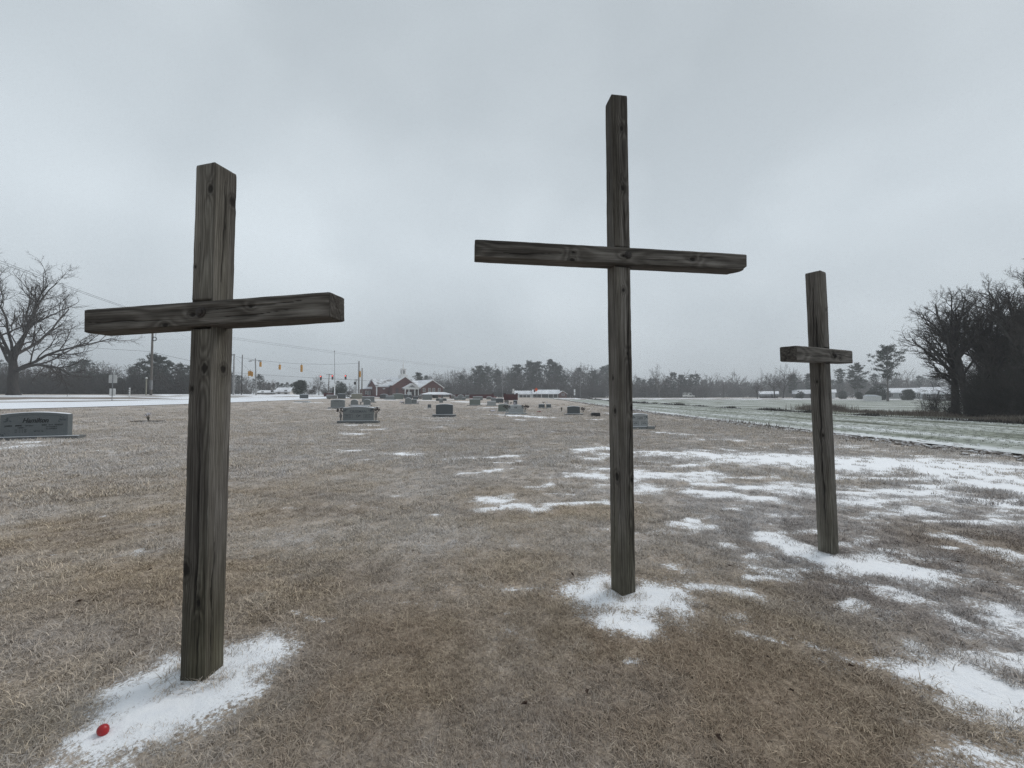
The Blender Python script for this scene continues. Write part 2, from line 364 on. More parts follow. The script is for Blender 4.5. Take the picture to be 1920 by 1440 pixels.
# ------------------------------------------------------------------ ground sheet
def build_ground():
    ang = np.concatenate([np.arange(-72, 72.01, 0.4), np.arange(78, 288, 6.0)])
    ang = np.radians(90 - ang); na = len(ang)
    rr = 0.35 * 1.016 ** np.arange(0, 540); rr = rr[rr < 1500]; nr = len(rr)
    A, Rr = np.meshgrid(ang, rr)
    X, Y = Rr * np.cos(A), Rr * np.sin(A)
    s = snow_field(X, Y)
    Z = terrain(X, Y)
    near = sstep(60, 20, Rr)
    Z = Z + near * ((fbm(X * 1.3, Y * 1.3, 0, 3, 3) - .5) * 0.05 + 0.007 * sstep(-0.1, 0.5, s) + (fbm(X * 7, Y * 7, 0, 4, 2) - .5) * 0.015)
    Z = Z - sstep(0.6, 0.0, np.abs(X - 13.6)) * 0.05 * sstep(60, 40, Rr)
    V = np.stack([X, Y, Z], -1).reshape(-1, 3)
    i = np.arange(nr - 1)[:, None] * na; j = np.arange(na)[None, :]; j2 = (j + 1) % na
    Q = np.stack([i + j, i + na + j, i + na + j2, i + j2], -1).reshape(-1, 4)
    V = np.vstack([V, [[0, 0, 0]]]); c = len(V) - 1
    T = np.stack([np.arange(na), (np.arange(na) + 1) % na, np.full(na, c)], -1)
    me = np_mesh('ground', V, [Q, T])
    fattr(me, 'snow', np.append(s.ravel(), -1)); fattr(me, 'frost', np.append(frost_field(X, Y).ravel(), 0)); fattr(me, 'tint', np.append(tint_field(X, Y).ravel(), 0))
    smooth(me)
    m = bpy.data.materials.new('winter_lawn'); m.use_nodes = True
    n, l = m.node_tree.nodes, m.node_tree.links; b = n['Principled BSDF']; b.inputs['Roughness'].default_value = 0.9; b.inputs['Specular IOR Level'].default_value = 0.15
    def att(nm):
        a = n.new('ShaderNodeAttribute'); a.attribute_name = nm; return a.outputs['Fac']
    def noise(sc, det=5, ro=.6, st=None):
        tc = n.new('ShaderNodeNewGeometry'); o = n.new('ShaderNodeTexNoise'); o.inputs['Scale'].default_value = sc; o.inputs['Detail'].default_value = det; o.inputs['Roughness'].default_value = ro
        if st:
            mp = n.new('ShaderNodeMapping'); mp.inputs['Scale'].default_value = st; l.new(tc.outputs['Position'], mp.inputs[0]); l.new(mp.outputs[0], o.inputs['Vector'])
        else: l.new(tc.outputs['Position'], o.inputs['Vector'])
        return o.outputs['Fac']
    def mix(f, a, bb):
        x = n.new('ShaderNodeMix'); x.data_type = 'RGBA'
        if isinstance(f, float): x.inputs[0].default_value = f
        else: l.new(f, x.inputs[0])
        for k, v in ((6, a), (7, bb)):
            if isinstance(v, tuple): x.inputs[k].default_value = (*v, 1)
            else: l.new(v, x.inputs[k])
        return x.outputs[2]
    def rng_(v, a, bb, c=0., d=1.):
        r = n.new('ShaderNodeMapRange'); l.new(v, r.inputs['Value']); r.inputs['From Min'].default_value = a; r.inputs['From Max'].default_value = bb
        r.inputs['To Min'].default_value = c; r.inputs['To Max'].default_value = d; return r.outputs[0]
    def math_(op, a, bb):
        r = n.new('ShaderNodeMath'); r.operation = op
        for k, v in ((0, a), (1, bb)):
            if isinstance(v, float): r.inputs[k].default_value = v
            else: l.new(v, r.inputs[k])
        return r.outputs[0]
    straw = mix(rng_(noise(38, 6, .75), .35, .65), (0.10, 0.077, 0.056), (0.52, 0.425, 0.33))
    grey = mix(rng_(noise(42, 6, .75), .35, .65), (0.105, 0.090, 0.080), (0.38, 0.335, 0.30))
    base = mix(att('tint'), straw, grey)
    base = mix(rng_(noise(3.2, 4, .6, (1, 1.6, 1)), .40, .70, 0., .30), base, (0.38, 0.31, 0.25))
    fr = math_('MULTIPLY', att('frost'), rng_(noise(26, 5, .7), .38, .60))
    base = mix(math_('MULTIPLY', fr, 0.62), base, (0.62, 0.60, 0.60))
    sn = math_('ADD', att('snow'), math_('ADD', rng_(noise(9, 6, .72), 0., 1., -.75, .75), rng_(noise(55, 4, .75), 0., 1., -1.0, 1.0)))
    snow = rng_(sn, .10, .40)
    out = mix(snow, base, mix(rng_(noise(14, 5), .3, .7), (0.92, 0.93, 0.95), (0.85, 0.87, 0.91)))
    l.new(out, b.inputs['Base Color'])
    bp = n.new('ShaderNodeBump'); bp.inputs['Distance'].default_value = 0.03; bp.inputs['Strength'].default_value = 0.6
    hgt = math_('ADD', math_('MULTIPLY', noise(38, 6, .75), 0.8), math_('MULTIPLY', snow, 0.25)); l.new(hgt, bp.inputs['Height']); l.new(bp.outputs[0], b.inputs['Normal'])
    o = obj('ground', me, m); tag(o, kind='structure')
    return o
build_ground()

def sheet(name, x0, x1, y0, y1, nx, ny, off, m, row=None, yfun=None):
    X, Y = np.meshgrid(np.linspace(x0, x1, nx), np.linspace(0, 1, ny) ** 1.8 * (y1 - y0) + y0)
    if yfun: X, Y = yfun(X, Y)
    Z = terrain(X, Y) + off
    V = np.stack([X, Y, Z], -1).reshape(-1, 3)
    i = np.arange(ny - 1)[:, None] * nx; j = np.arange(nx - 1)[None, :]
    Q = np.stack([i + j, i + j + 1, i + nx + j + 1, i + nx + j], -1).reshape(-1, 4)
    me = np_mesh(name, V, Q)
    if row is not None: fattr(me, 'row', row(X, Y).ravel())
    smooth(me)
    return tag(obj(name, me, m), kind='structure')

# snow-covered road on the left, running away to the junction, and the cross road behind the cemetery wall
M['road_snow'] = mat('road_snow', (0.84, 0.87, 0.92), (0.74, 0.77, 0.82), 0.6, 0.8, 0.15, 6, (3, 0.5, 1))
sheet('road', -47, -37.2, -60, 330, 8, 220, 0.05, M['road_snow'])
sheet('cross_road', -36.9, 260, 176, 184, 90, 3, 0.9, M['road_snow'])
M['verge_snow'] = mat('verge_snow', (0.78, 0.80, 0.84), (0.22, 0.19, 0.165), 0.22, 0.9, 0.3, 4, (1, 0.35, 1), 7, 0.2, (0.46, 0.56))
sheet('verge', -75, -47.3, -60, 300, 20, 160, 0.045, M['verge_snow'])
sheet('snowy_yard', 16, 330, 133, 175, 80, 24, 0.06, M['verge_snow'])

def wheat_mat(name, pitch, lean):
    m = bpy.data.materials.new(name); m.use_nodes = True
    n, l = m.node_tree.nodes, m.node_tree.links; b = n['Principled BSDF']; b.inputs['Roughness'].default_value = 0.95; b.inputs['Specular IOR Level'].default_value = 0.1
    a = n.new('ShaderNodeAttribute'); a.attribute_name = 'row'
    g = n.new('ShaderNodeNewGeometry')
    def nz(sc, st, det=5):
        mp = n.new('ShaderNodeMapping'); mp.inputs['Scale'].default_value = st; o = n.new('ShaderNodeTexNoise'); o.inputs['Scale'].default_value = sc; o.inputs['Detail'].default_value = det
        l.new(g.outputs['Position'], mp.inputs[0]); l.new(mp.outputs[0], o.inputs['Vector']); return o.outputs['Fac']
    def mth(op, x, y):
        r = n.new('ShaderNodeMath'); r.operation = op
        for k, v in ((0, x), (1, y)):
            if isinstance(v, (int, float)): r.inputs[k].default_value = v
            else: l.new(v, r.inputs[k])
        return r.outputs[0]
    def mr(v, p, q, c=0., d=1.):
        r = n.new('ShaderNodeMapRange'); l.new(v, r.inputs['Value']); r.inputs['From Min'].default_value = p; r.inputs['From Max'].default_value = q
        r.inputs['To Min'].default_value = c; r.inputs['To Max'].default_value = d; return r.outputs[0]
    cmb = n.new('ShaderNodeCombineXYZ'); l.new(a.outputs['Fac'], cmb.inputs[0])
    o1 = n.new('ShaderNodeTexNoise'); o1.inputs['Scale'].default_value = 1 / pitch; o1.inputs['Detail'].default_value = 3; l.new(cmb.outputs[0], o1.inputs['Vector'])
    s1 = mth('SINE', mth('MULTIPLY', a.outputs['Fac'], 2 * math.pi / pitch), 0)
    stripe = mth('ADD', mth('MULTIPLY', s1, 0.08), o1.outputs['Fac'])
    val = mth('ADD', stripe, mr(nz(0.5, (1, .35, 1)), 0, 1, -.28, .28))
    val = mth('ADD', val, mr(nz(4.0, (1, 1, 1)), 0, 1, -.18, .18))
    val = mth('ADD', val, mr(a.outputs['Fac'], 0.0, 3.0, lean, 0.0))
    sn = mr(val, .40, .74)
    dk = mr(val, .42, .30)
    gr = n.new('ShaderNodeMix'); gr.data_type = 'RGBA'; l.new(nz(6, (1, 1, 1)), gr.inputs[0]); gr.inputs[6].default_value = (0.125, 0.143, 0.108, 1); gr.inputs[7].default_value = (0.29, 0.31, 0.255, 1)
    x0 = n.new('ShaderNodeMix'); x0.data_type = 'RGBA'; l.new(dk, x0.inputs[0]); l.new(gr.outputs[2], x0.inputs[6]); x0.inputs[7].default_value = (0.05, 0.055, 0.04, 1)
    x1 = n.new('ShaderNodeMix'); x1.data_type = 'RGBA'; l.new(mth('MULTIPLY', sn, .8), x1.inputs[0]); l.new(x0.outputs[2], x1.inputs[6]); x1.inputs[7].default_value = (0.74, 0.77, 0.80, 1)
    l.new(x1.outputs[2], b.inputs['Base Color'])
    bp = n.new('ShaderNodeBump'); bp.inputs['Distance'].default_value = 0.08; bp.inputs['Strength'].default_value = 0.5; l.new(val, bp.inputs['Height']); l.new(bp.outputs[0], b.inputs['Normal'])
    return m
M['wheat_a'] = wheat_mat('wheat_a', 2.6, 0.20); M['wheat_b'] = wheat_mat('wheat_b', 4.5, 0.0)
sheet('wheat_field', 13.7, 28.6, -20, 172, 60, 260, 0.05, M['wheat_a'], row=lambda X, Y: (X - 13.7) + (fbm(Y * .05, X * 0, 0, 77, 2) - .5) * 0.8)
def seg_d(X, Y):
    t = np.clip((X - 58) / 100, 0, 1); return np.hypot(X - 58 - t * 100, (Y - 88 - t * 6)) + 10
sheet('wheat_field', 28.9, 190, 26, 134, 160, 180, 0.05, M['wheat_b'], row=seg_d)

# ------------------------------------------------------------------ haze: one closed box of even, thin mist
def build_haze():
    mb = MB().box(-620, 620, -140, 760, -2.0, 34)
    m = bpy.data.materials.new('mist'); m.use_nodes = True
    n, l = m.node_tree.nodes, m.node_tree.links; n.clear()
    o = n.new('ShaderNodeOutputMaterial'); v = n.new('ShaderNodeVolumePrincipled')
    v.inputs['Color'].default_value = (0.93, 0.95, 0.98, 1); v.inputs['Density'].default_value = 0.0012; v.inputs['Anisotropy'].default_value = 0.1
    l.new(v.outputs[0], o.inputs['Volume'])
    tag(mb.build('haze', m), kind='stuff')
build_haze()

# ------------------------------------------------------------------ timber for the crosses
def timber_mat():
    m = bpy.data.materials.new('weathered_timber'); m.use_nodes = True
    n, l = m.node_tree.nodes, m.node_tree.links; b = n['Principled BSDF']; b.inputs['Roughness'].default_value = 0.88; b.inputs['Specular IOR Level'].default_value = 0.18
    def att(nm):
        a = n.new('ShaderNodeAttribute'); a.attribute_name = nm; return a
    cmb = n.new('ShaderNodeCombineXYZ')
    for k, nm in enumerate(('cu', 'cx', 'cy')): l.new(att(nm).outputs['Fac'], cmb.inputs[k])
    def nz(st, det, ro=.65):
        mp = n.new('ShaderNodeMapping'); mp.inputs['Scale'].default_value = st; l.new(cmb.outputs[0], mp.inputs[0])
        o = n.new('ShaderNodeTexNoise'); o.inputs['Scale'].default_value = 1.0; o.inputs['Detail'].default_value = det; o.inputs['Roughness'].default_value = ro; l.new(mp.outputs[0], o.inputs['Vector']); return o.outputs['Fac']
    def mth(op, x, y):
        r = n.new('ShaderNodeMath'); r.operation = op
        for k, v in ((0, x), (1, y)):
            if isinstance(v, (int, float)): r.inputs[k].default_value = v
            else: l.new(v, r.inputs[k])
        return r.outputs[0]
    fine = nz((2.8, 125, 125), 4)
    mid = nz((1.6, 46, 46), 4)
    blot = nz((2.2, 7, 7), 4)
    t = mth('ADD', att('tone').outputs['Fac'], mth('MULTIPLY', mth('SUBTRACT', fine, .5), .80))
    t = mth('ADD', t, mth('MULTIPLY', mth('SUBTRACT', mid, .5), .22))
    t = mth('ADD', t, mth('MULTIPLY', mth('SUBTRACT', blot, .5), .50))
    rp = n.new('ShaderNodeValToRGB'); l.new(t, rp.inputs[0]); el = rp.color_ramp.elements
    el[0].position = 0.12; el[0].color = (0.016, 0.014, 0.0125, 1); el[1].position = 0.92; el[1].color = (0.27, 0.255, 0.235, 1)
    q = el.new(0.42); q.color = (0.066, 0.059, 0.052, 1); q = el.new(0.62); q.color = (0.128, 0.118, 0.106, 1)
    al = n.new('ShaderNodeMix'); al.data_type = 'RGBA'; al.blend_type = 'MULTIPLY'; l.new(att('algae').outputs['Fac'], al.inputs[0]); l.new(rp.outputs[0], al.inputs[6]); al.inputs[7].default_value = (0.86, 0.86, 0.62, 1)
    dk = n.new('ShaderNodeMix'); dk.data_type = 'RGBA'; l.new(att('dark').outputs['Fac'], dk.inputs[0]); l.new(al.outputs[2], dk.inputs[6]); dk.inputs[7].default_value = (0.012, 0.010, 0.009, 1)
    l.new(dk.outputs[2], b.inputs['Base Color'])
    bp = n.new('ShaderNodeBump'); bp.inputs['Strength'].default_value = 0.9; bp.inputs['Distance'].default_value = 0.006
    l.new(mth('ADD', mth('MULTIPLY', fine, .6), mid), bp.inputs['Height']); l.new(bp.outputs[0], b.inputs['Normal'])
    return m
M['timber'] = timber_mat()

def timber(name, L, w, d, seed, knots=(), cracks=(), pith=(0.03, -0.12), u0=0.0, nv=34, du=0.009, algae=0.0, tone=0.0, notch=None, warp_u=0.012, edge=0.0022, chip=None):
    """a sawn timber along +z from u0 to u0+L; faces 0 front (-y), 1 right (+x), 2 back, 3 left.
    knots: (face, u, v, r); cracks: (face, u start, u end, v, slope, half width)"""
    nu = int(L / du) + 1; U = np.linspace(u0, u0 + L, nu)
    P = []; face = []; vv = []
    for f, (ax, ay, bx, by) in enumerate(((-1, -1, 1, -1), (1, -1, 1, 1), (1, 1, -1, 1), (-1, 1, -1, -1))):
        for k in range(nv):
            t = k / nv
            P.append(((ax + (bx - ax) * t) * w / 2, (ay + (by - ay) * t) * d / 2)); face.append(f); vv.append((t - .5) * (w if f % 2 == 0 else d))
    P = np.array(P); face = np.array(face); vv = np.array(vv); N = len(P)
    nrm = np.array([(0, -1), (1, 0), (0, 1), (-1, 0)])[face].astype(float)
    c0 = np.arange(0, N, nv); nrm[c0] = (nrm[c0] + nrm[c0 - 1]) / 1.4
    Pr = P.copy(); Pr[c0] *= 1 - 0.045; Pr[c0 + 1] -= 0.0016 * nrm[c0 + 1]; Pr[c0 - 1] -= 0.0016 * nrm[c0 - 1]
    UU = np.repeat(U[:, None], N, 1); X = np.repeat(P[None, :, 0], nu, 0); Y = np.repeat(P[None, :, 1], nu, 0); VV = np.repeat(vv[None], nu, 0); FF = np.repeat(face[None], nu, 0)
    wob = (vn(UU * 1.1, 0 * UU, 0, seed) - .5) * warp_u * 4 + (vn(UU * 4, 0 * UU, 0, seed + 1) - .5) * warp_u
    r = np.hypot(X - pith[0], Y - pith[1]) + wob + (vn(X * 30, Y * 30, UU * 1.5, seed + 2) - .5) * 0.006
    dark = np.zeros_like(UU); disp = np.zeros_like(UU)
    for (f, ku, kv, kr) in knots:
        a = np.where(FF == f, 1.0, 0.0)
        dd = np.hypot((UU - ku) / 1.5, VV - kv) + (vn(UU * 60, VV * 60, 0, seed + 3) - .5) * kr * .35
        r = r + a * 0.016 * np.exp(-(dd / (2.6 * kr)) ** 2)
        dark = np.maximum(dark, a * np.clip((1.1 - dd / kr) * 2.0, 0, 1) * .90)
        dark = np.maximum(dark, a * .38 * np.exp(-((dd - 1.35 * kr) / (.22 * kr)) ** 2))
        disp += a * (-0.004 * np.exp(-(dd / (.75 * kr)) ** 2) + 0.002 * np.exp(-((dd - 1.5 * kr) / (.5 * kr)) ** 2))
    for (f, ua, ub, cv, sl, hw) in cracks:
        a = np.where(FF == f, 1.0, 0.0)
        line = cv + sl * (UU - ua) + (vn(UU * 6, 0 * UU, 0, seed + int(abs(cv) * 999) + 5) - .5) * 0.012 + (vn(UU * 25, 0 * UU, 0, seed + 8) - .5) * 0.004
        tt = np.clip((UU - ua) / (ub - ua), 0, 1); wd = hw * np.sin(np.pi * np.clip(tt, .001, .999)) ** .6 * (.5 + vn(UU * 9, 0 * UU, 0, seed + 9))
        g = a * (UU > ua) * (UU < ub) * np.exp(-((VV - line) / np.maximum(wd, 1e-4)) ** 2)
        dark = np.maximum(dark, g * .95); disp -= g * 0.009
    rings = .5 + .5 * np.sin(2 * np.pi * r / 0.0105)
    tn = 0.43 + tone + rings * 0.17 + (vn(X * 14, Y * 14, UU * 0.9, seed + 4) - .5) * .16 + (vn(X * 60, Y * 60, UU * 2, seed + 6) - .5) * .16
    tn += (vn(UU * 0.8, FF * 3.7, 0, seed + 31) - .5) * .20
    disp += (rings - .5) * 0.0011 + (vn(X * 60, Y * 60, UU * 2, seed + 6) - .5) * 0.0022 + (vn(UU * 2.3, FF * 1.7, 0, seed + 12) - .5) * 0.0035
    near = np.minimum(np.abs(VV - np.where(FF % 2 == 0, w, d) / 2), np.abs(VV + np.where(FF % 2 == 0, w, d) / 2))
    disp -= np.exp(-(near / 0.006) ** 2) * edge * (2.6 * vn(UU * 17, FF * 5.1 + np.sign(VV), 0, seed + 14) ** 2 + .3)
    if notch:
        z0, z1, dep = notch
        disp = np.where((FF == 0) & (UU > z0) & (UU < z1), -dep, disp)
        dark = np.where((FF == 0) & (UU > z0 - .004) & (UU < z1 + .004), .7, dark)
    Xo = np.repeat(Pr[None, :, 0], nu, 0) + nrm[None, :, 0] * disp; Yo = np.repeat(Pr[None, :, 1], nu, 0) + nrm[None, :, 1] * disp
    UO = UU.copy()
    e1 = sstep(0.012, 0, U - u0)[:, None] + sstep(0.012, 0, u0 + L - U)[:, None]
    Xo *= 1 - .025 * e1; Yo *= 1 - .025 * e1
    if chip is not None: UO = chip(UO, Xo, Yo)
    ag = algae * np.clip(sstep(1.1, 0.0, UU) * .9 + (vn(UU * 1.5, X * 20, Y * 20, seed + 20) - .45) * .9, 0, 1) if algae else np.zeros_like(UU)
    V = np.stack([Xo, Yo, UO], -1).reshape(-1, 3)
    i = np.arange(nu - 1)[:, None] * N; j = np.arange(N)[None, :]; j2 = (j + 1) % N
    Q = np.stack([i + j, i + j2, i + N + j2, i + N + j], -1).reshape(-1, 4)
    A = dict(tone=tn.ravel(), dark=dark.ravel(), algae=ag.ravel(), cu=UU.ravel(), cx=X.ravel(), cy=Y.ravel())
    allV, allQ = [V], [Q]; base = len(V)
    for end in (0, 1):                                         # end grain
        g = np.linspace(-1, 1, nv + 1); gx, gy = np.meshgrid(g * .975, g * .975)
        ring_i = 0 if end == 0 else nu - 1
        fx = gx * w / 2 * .955; fy = gy * d / 2 * .955
        ru = np.hypot(fx - pith[0], fy - pith[1]); rg = .5 + .5 * np.sin(2 * np.pi * ru / .011)
        cr = np.clip(1 - np.abs(fy - fx * .6 - (vn(fx * 50, 0 * fx, 0, seed) - .5) * .02) / .004, 0, 1)
        uz = np.full(fx.shape, (u0 if end == 0 else u0 + L)) + (-1 if end == 0 else 1) * (0.004 - cr * .006 + rg * .001)
        if chip is not None: uz = chip(uz, fx, fy)
        allV.append(np.stack([fx, fy, uz], -1).reshape(-1, 3))
        ii = np.arange(nv)[:, None] * (nv + 1); jj = np.arange(nv)[None, :]
        q = np.stack([ii + jj, ii + jj + 1, ii + nv + 1 + jj + 1, ii + nv + 1 + jj], -1).reshape(-1, 4)
        allQ.append((q if end else q[:, ::-1]) + base); base += (nv + 1) ** 2
        for k, v in dict(tone=.22 + tone + rg * .2 + vn(fx * 90, fy * 90, 0, seed) * .25, dark=cr * .9, algae=np.zeros(fx.size), cu=fx * 0 + uz, cx=fx * 4, cy=fy * 4).items():
            A[k] = np.append(A[k], np.ravel(v))
        # skirt between end grain and sides
        per = [(0, k) for k in range(nv)] + [(k, nv) for k in range(nv)] + [(nv, nv - k) for k in range(nv)] + [(nv - k, 0) for k in range(nv)]
        idx = np.array([base - (nv + 1) ** 2 + a_ * (nv + 1) + b_ for a_, b_ in per]); rim = ring_i * N + np.arange(N); rim2 = np.roll(rim, -1); idx2 = np.roll(idx, -1)
        s = np.stack([rim, rim2, idx2, idx], -1); allQ.append(s if end else s[:, ::-1])
    me = np_mesh(name, np.vstack(allV), [np.vstack(allQ)])
    for k, v in A.items(): fattr(me, k, v)
    smooth(me)
    return me

def shape_post(me, zt, tw, lx, ly):
    """lean and twist the sawn post as it has dried"""
    n = len(me.vertices); co = np.empty(n * 3, np.float32); me.vertices.foreach_get('co', co); co = co.reshape(-1, 3)
    t = co[:, 2] / zt; a = tw * t
    x, y = co[:, 0].copy(), co[:, 1].copy()
    co[:, 0] = x * np.cos(a) - y * np.sin(a) + lx * t; co[:, 1] = x * np.sin(a) + y * np.cos(a) + ly * t
    me.vertices.foreach_set('co', co.ravel()); me.update()

def cross(label, x, y, yaw, tw, w, d, zt, bz, bt, bl, br, pr, yb, lx, ly, seed, pk, pc, bk, bc, chip=None, ptone=0, btone=0, algae=.8, bolt_u=0.0):
    root = thing('wooden_cross', label, 'cross', (x, y, 0))
    c, s = math.cos(yaw), math.sin(yaw)
    llx, lly = lx * c + ly * s, -lx * s + ly * c
    pm = timber('post', zt + .35, w, d, seed, pk, pc, u0=-.35, algae=algae, tone=ptone, notch=(bz - .075, bz + .082, .05))
    shape_post(pm, zt, tw, llx, lly)
    obj('post', pm, M['timber'], root, (0, 0, 0), (0, 0, yaw))
    # beam: local z runs along the beam (left to right), local -y is its front
    bm = timber('crossbeam', bl + br, .14, .14, seed + 50, bk, bc, u0=-bl, tone=btone, pith=(.02, .16), chip=chip)
    ex, ey = lx * bz / zt, ly * bz / zt
    off = -d / 2 - pr + .07
    mtx = Matrix.Translation((ex, ey, bz)) @ Matrix.Rotation(yb, 4, 'Z') @ Matrix.Rotation(-bt, 4, 'Y') @ Matrix.Translation((0, off, 0)) @ Matrix.Rotation(math.pi / 2, 4, 'Y')
    o = obj('crossbeam', bm, M['timber'], root); o.matrix_local = mtx
    b = MB().lathe([(.031, 0), (.031, .004), (.020, .004), (.019, .015), (.008, .018)], 12)
    me = b.mesh('bolt'); q = obj('bolt', me, M['iron'], root)
    q.matrix_local = Matrix.Translation((ex, ey, bz)) @ Matrix.Rotation(yb, 4, 'Z') @ Matrix.Translation((bolt_u, -d / 2 - pr - .001, .006)) @ Matrix.Rotation(math.pi / 2, 4, 'X')
    return root

cross('large weathered wooden cross nearest on the left, red ball by its snowy foot', -1.7827, 2.3214, -.0675, -.1937, .1452, .1438, 2.9506, 2.068, .0253, .7681, .8235, .0355, -.1554, .0136, .0048, 101,
      pk=[(0, 2.80, .045, .022), (1, 2.77, .045, .026), (0, 1.76, .035, .024), (1, 1.76, .01, .020), (0, 1.64, -.045, .012), (0, .62, -.06, .034), (0, .44, .03, .017), (0, 2.35, -.05, .009)],
      pc=[(0, .3, 1.45, .012, .004, .005), (0, .02, .6, .035, -.01, .004), (1, 2.25, 2.9, -.012, .01, .003), (0, 2.2, 2.5, -.02, 0, .0025), (1, .1, .8, -.03, .01, .0035)],
      bk=[(0, -.02, .005, .017), (0, -.20, .055, .016), (0, .35, -.02, .010)], bc=[(0, -.75, -.15, .01, .02, .0028), (0, .1, .7, -.015, -.02, .003), (0, .15, .6, .03, -.03, .0025)], ptone=.05, btone=.0, bolt_u=.035)
cross('tallest wooden cross with the long crossbeam, in the middle of the three', .911, 3.2812, .4799, -.3469, .1424, .1387, 4.1004, 2.7399, -.0063, 1.198, 1.0864, .0386, .1255, -.0272, -.0097, 202,
      pk=[(0, 3.82, .012, .019), (0, 3.32, .012, .020), (0, 2.47, .0, .016), (0, 1.95, .03, .014), (0, 1.50, .055, .016), (3, 1.48, .02, .02), (0, .92, .05, .016), (3, .95, .03, .028), (3, 1.75, .0, .012)],
      pc=[(0, 2.87, 3.30, .022, -.01, .005), (0, 1.55, 2.62, .035, .012, .006), (0, 3.35, 3.45, .0, .05, .003), (0, .35, 1.45, .01, .03, .005), (3, .3, 1.3, -.01, 0, .004), (3, 3.3, 3.5, 0, 0, .004)],
      bk=[(0, -.42, -.005, .014), (0, .60, -.003, .020), (0, .0, .0, .012), (0, -.43, .055, .018)], bc=[(0, -1.0, -.5, .03, -.03, .003), (0, .65, .8, -.03, .06, .003), (0, .1, .55, .02, 0, .0025), (3, -.9, .2, .02, 0, .004)],
      chip=lambda u, x, y: u - .05 * sstep(.85, 1.08, u) * sstep(-.03, .06, y) * sstep(-.02, .05, x) - .03 * sstep(.95, 1.08, u) * sstep(.03, .06, x), ptone=.0, btone=.03, algae=.55, bolt_u=.035)
cross('smallest wooden cross standing farthest right, its beam end turned to the viewer', 3.2407, 4.0916, .6553, -.0929, .1421, .1401, 2.8938, 2.017, .0311, .8261, .6356, .0323, .5941, -.0419, .0307, 303,
      pk=[(0, 2.5, .02, .010), (3, 1.2, .02, .016), (3, 1.75, -.01, .012)],
      pc=[(3, 2.0, 2.45, .01, .0, .006), (3, 1.0, 1.95, .005, .01, .008), (3, .3, 1.1, .01, -.01, .007), (0, 1.2, 2.0, .0, .01, .003), (3, 2.1, 2.8, -.02, .02, .004)],
      bk=[(0, .05, -.01, .020), (0, .25, .02, .010)], bc=[(0, -.7, -.1, .02, -.01, .003), (0, .1, .6, -.01, .02, .003), (3, -.5, .3, 0, 0, .004)], ptone=-.02, btone=.0, algae=.4, bolt_u=.1)

# ------------------------------------------------------------------ red plastic egg in the snow
def egg():
    x, y, z = ground_at(189, 1384)
    prof = [(0.0004, -.0262)] + [(.0215 * math.sin(t) * (1 + .08 * math.cos(t)), -.0262 * math.cos(t)) for t in np.linspace(.10, math.pi - .10, 22)] + [(.0004, .0262)]
    me = MB().lathe(prof, 28).mesh('egg'); smooth(me)
    q = obj('toy_egg', me, M['red_plastic'], None, (x, y + .01, z + .024))
    q.rotation_euler = Vector((.636, 0, -.775)).to_track_quat('Z', 'Y').to_euler()
    tag(q, 'small shiny red egg-shaped ball lying in the snow beside the left cross', 'ball')
    rim = MB().tube([(.0226 * math.cos(t), .0226 * math.sin(t), .002) for t in np.linspace(0, 2 * math.pi, 29)], .0007, 4).build('seam', M['red_plastic'], q)
egg()

# ------------------------------------------------------------------ grass: clumps of curved blades set out by geometry nodes (one object, nobody could count it)
def blades(nb, rad, hmin, hmax, wid, lean, seed):
    g = np.random.default_rng(seed)
    a = g.uniform(0, 2 * np.pi, nb); rr = rad * np.sqrt(g.uniform(0, 1, nb))
    bx, by = rr * np.cos(a), rr * np.sin(a)
    h = g.uniform(hmin, hmax, nb) * (0.6 + 0.4 * g.uniform(0, 1, nb)); yaw = g.uniform(0, 2 * np.pi, nb); ln = g.uniform(lean * .3, lean, nb)
    dx, dy = np.cos(yaw), np.sin(yaw); sx, sy = -dy, dx; tw = wid * g.uniform(.6, 1.2, nb)
    V = np.zeros((nb, 5, 3)); kink = g.uniform(-.3, .3, nb)
    for k, (t, ww) in enumerate(((0, 1.), (.5, .8), (1., 0.))):
        out = h * ln * (t ** 1.6); up = h * (t - .42 * ln * t * t)
        px, py = bx + dx * out + sx * kink * h * t * t, by + dy * out + sy * kink * h * t * t
        if k < 2:
            V[:, 2 * k] = np.stack([px - sx * tw * ww / 2, py - sy * tw * ww / 2, up - .004], -1); V[:, 2 * k + 1] = np.stack([px + sx * tw * ww / 2, py + sy * tw * ww / 2, up - .004], -1)
        else: V[:, 4] = np.stack([px, py, np.maximum(up, .002)], -1)
    o = (np.arange(nb) * 5)[:, None]
    me = np_mesh('clump', V.reshape(-1, 3), [o + np.array([[0, 1, 3, 2]]), o + np.array([[2, 3, 4]])])
    fattr(me, 'bl', np.repeat(g.uniform(0, 1, nb), 5))
    return me

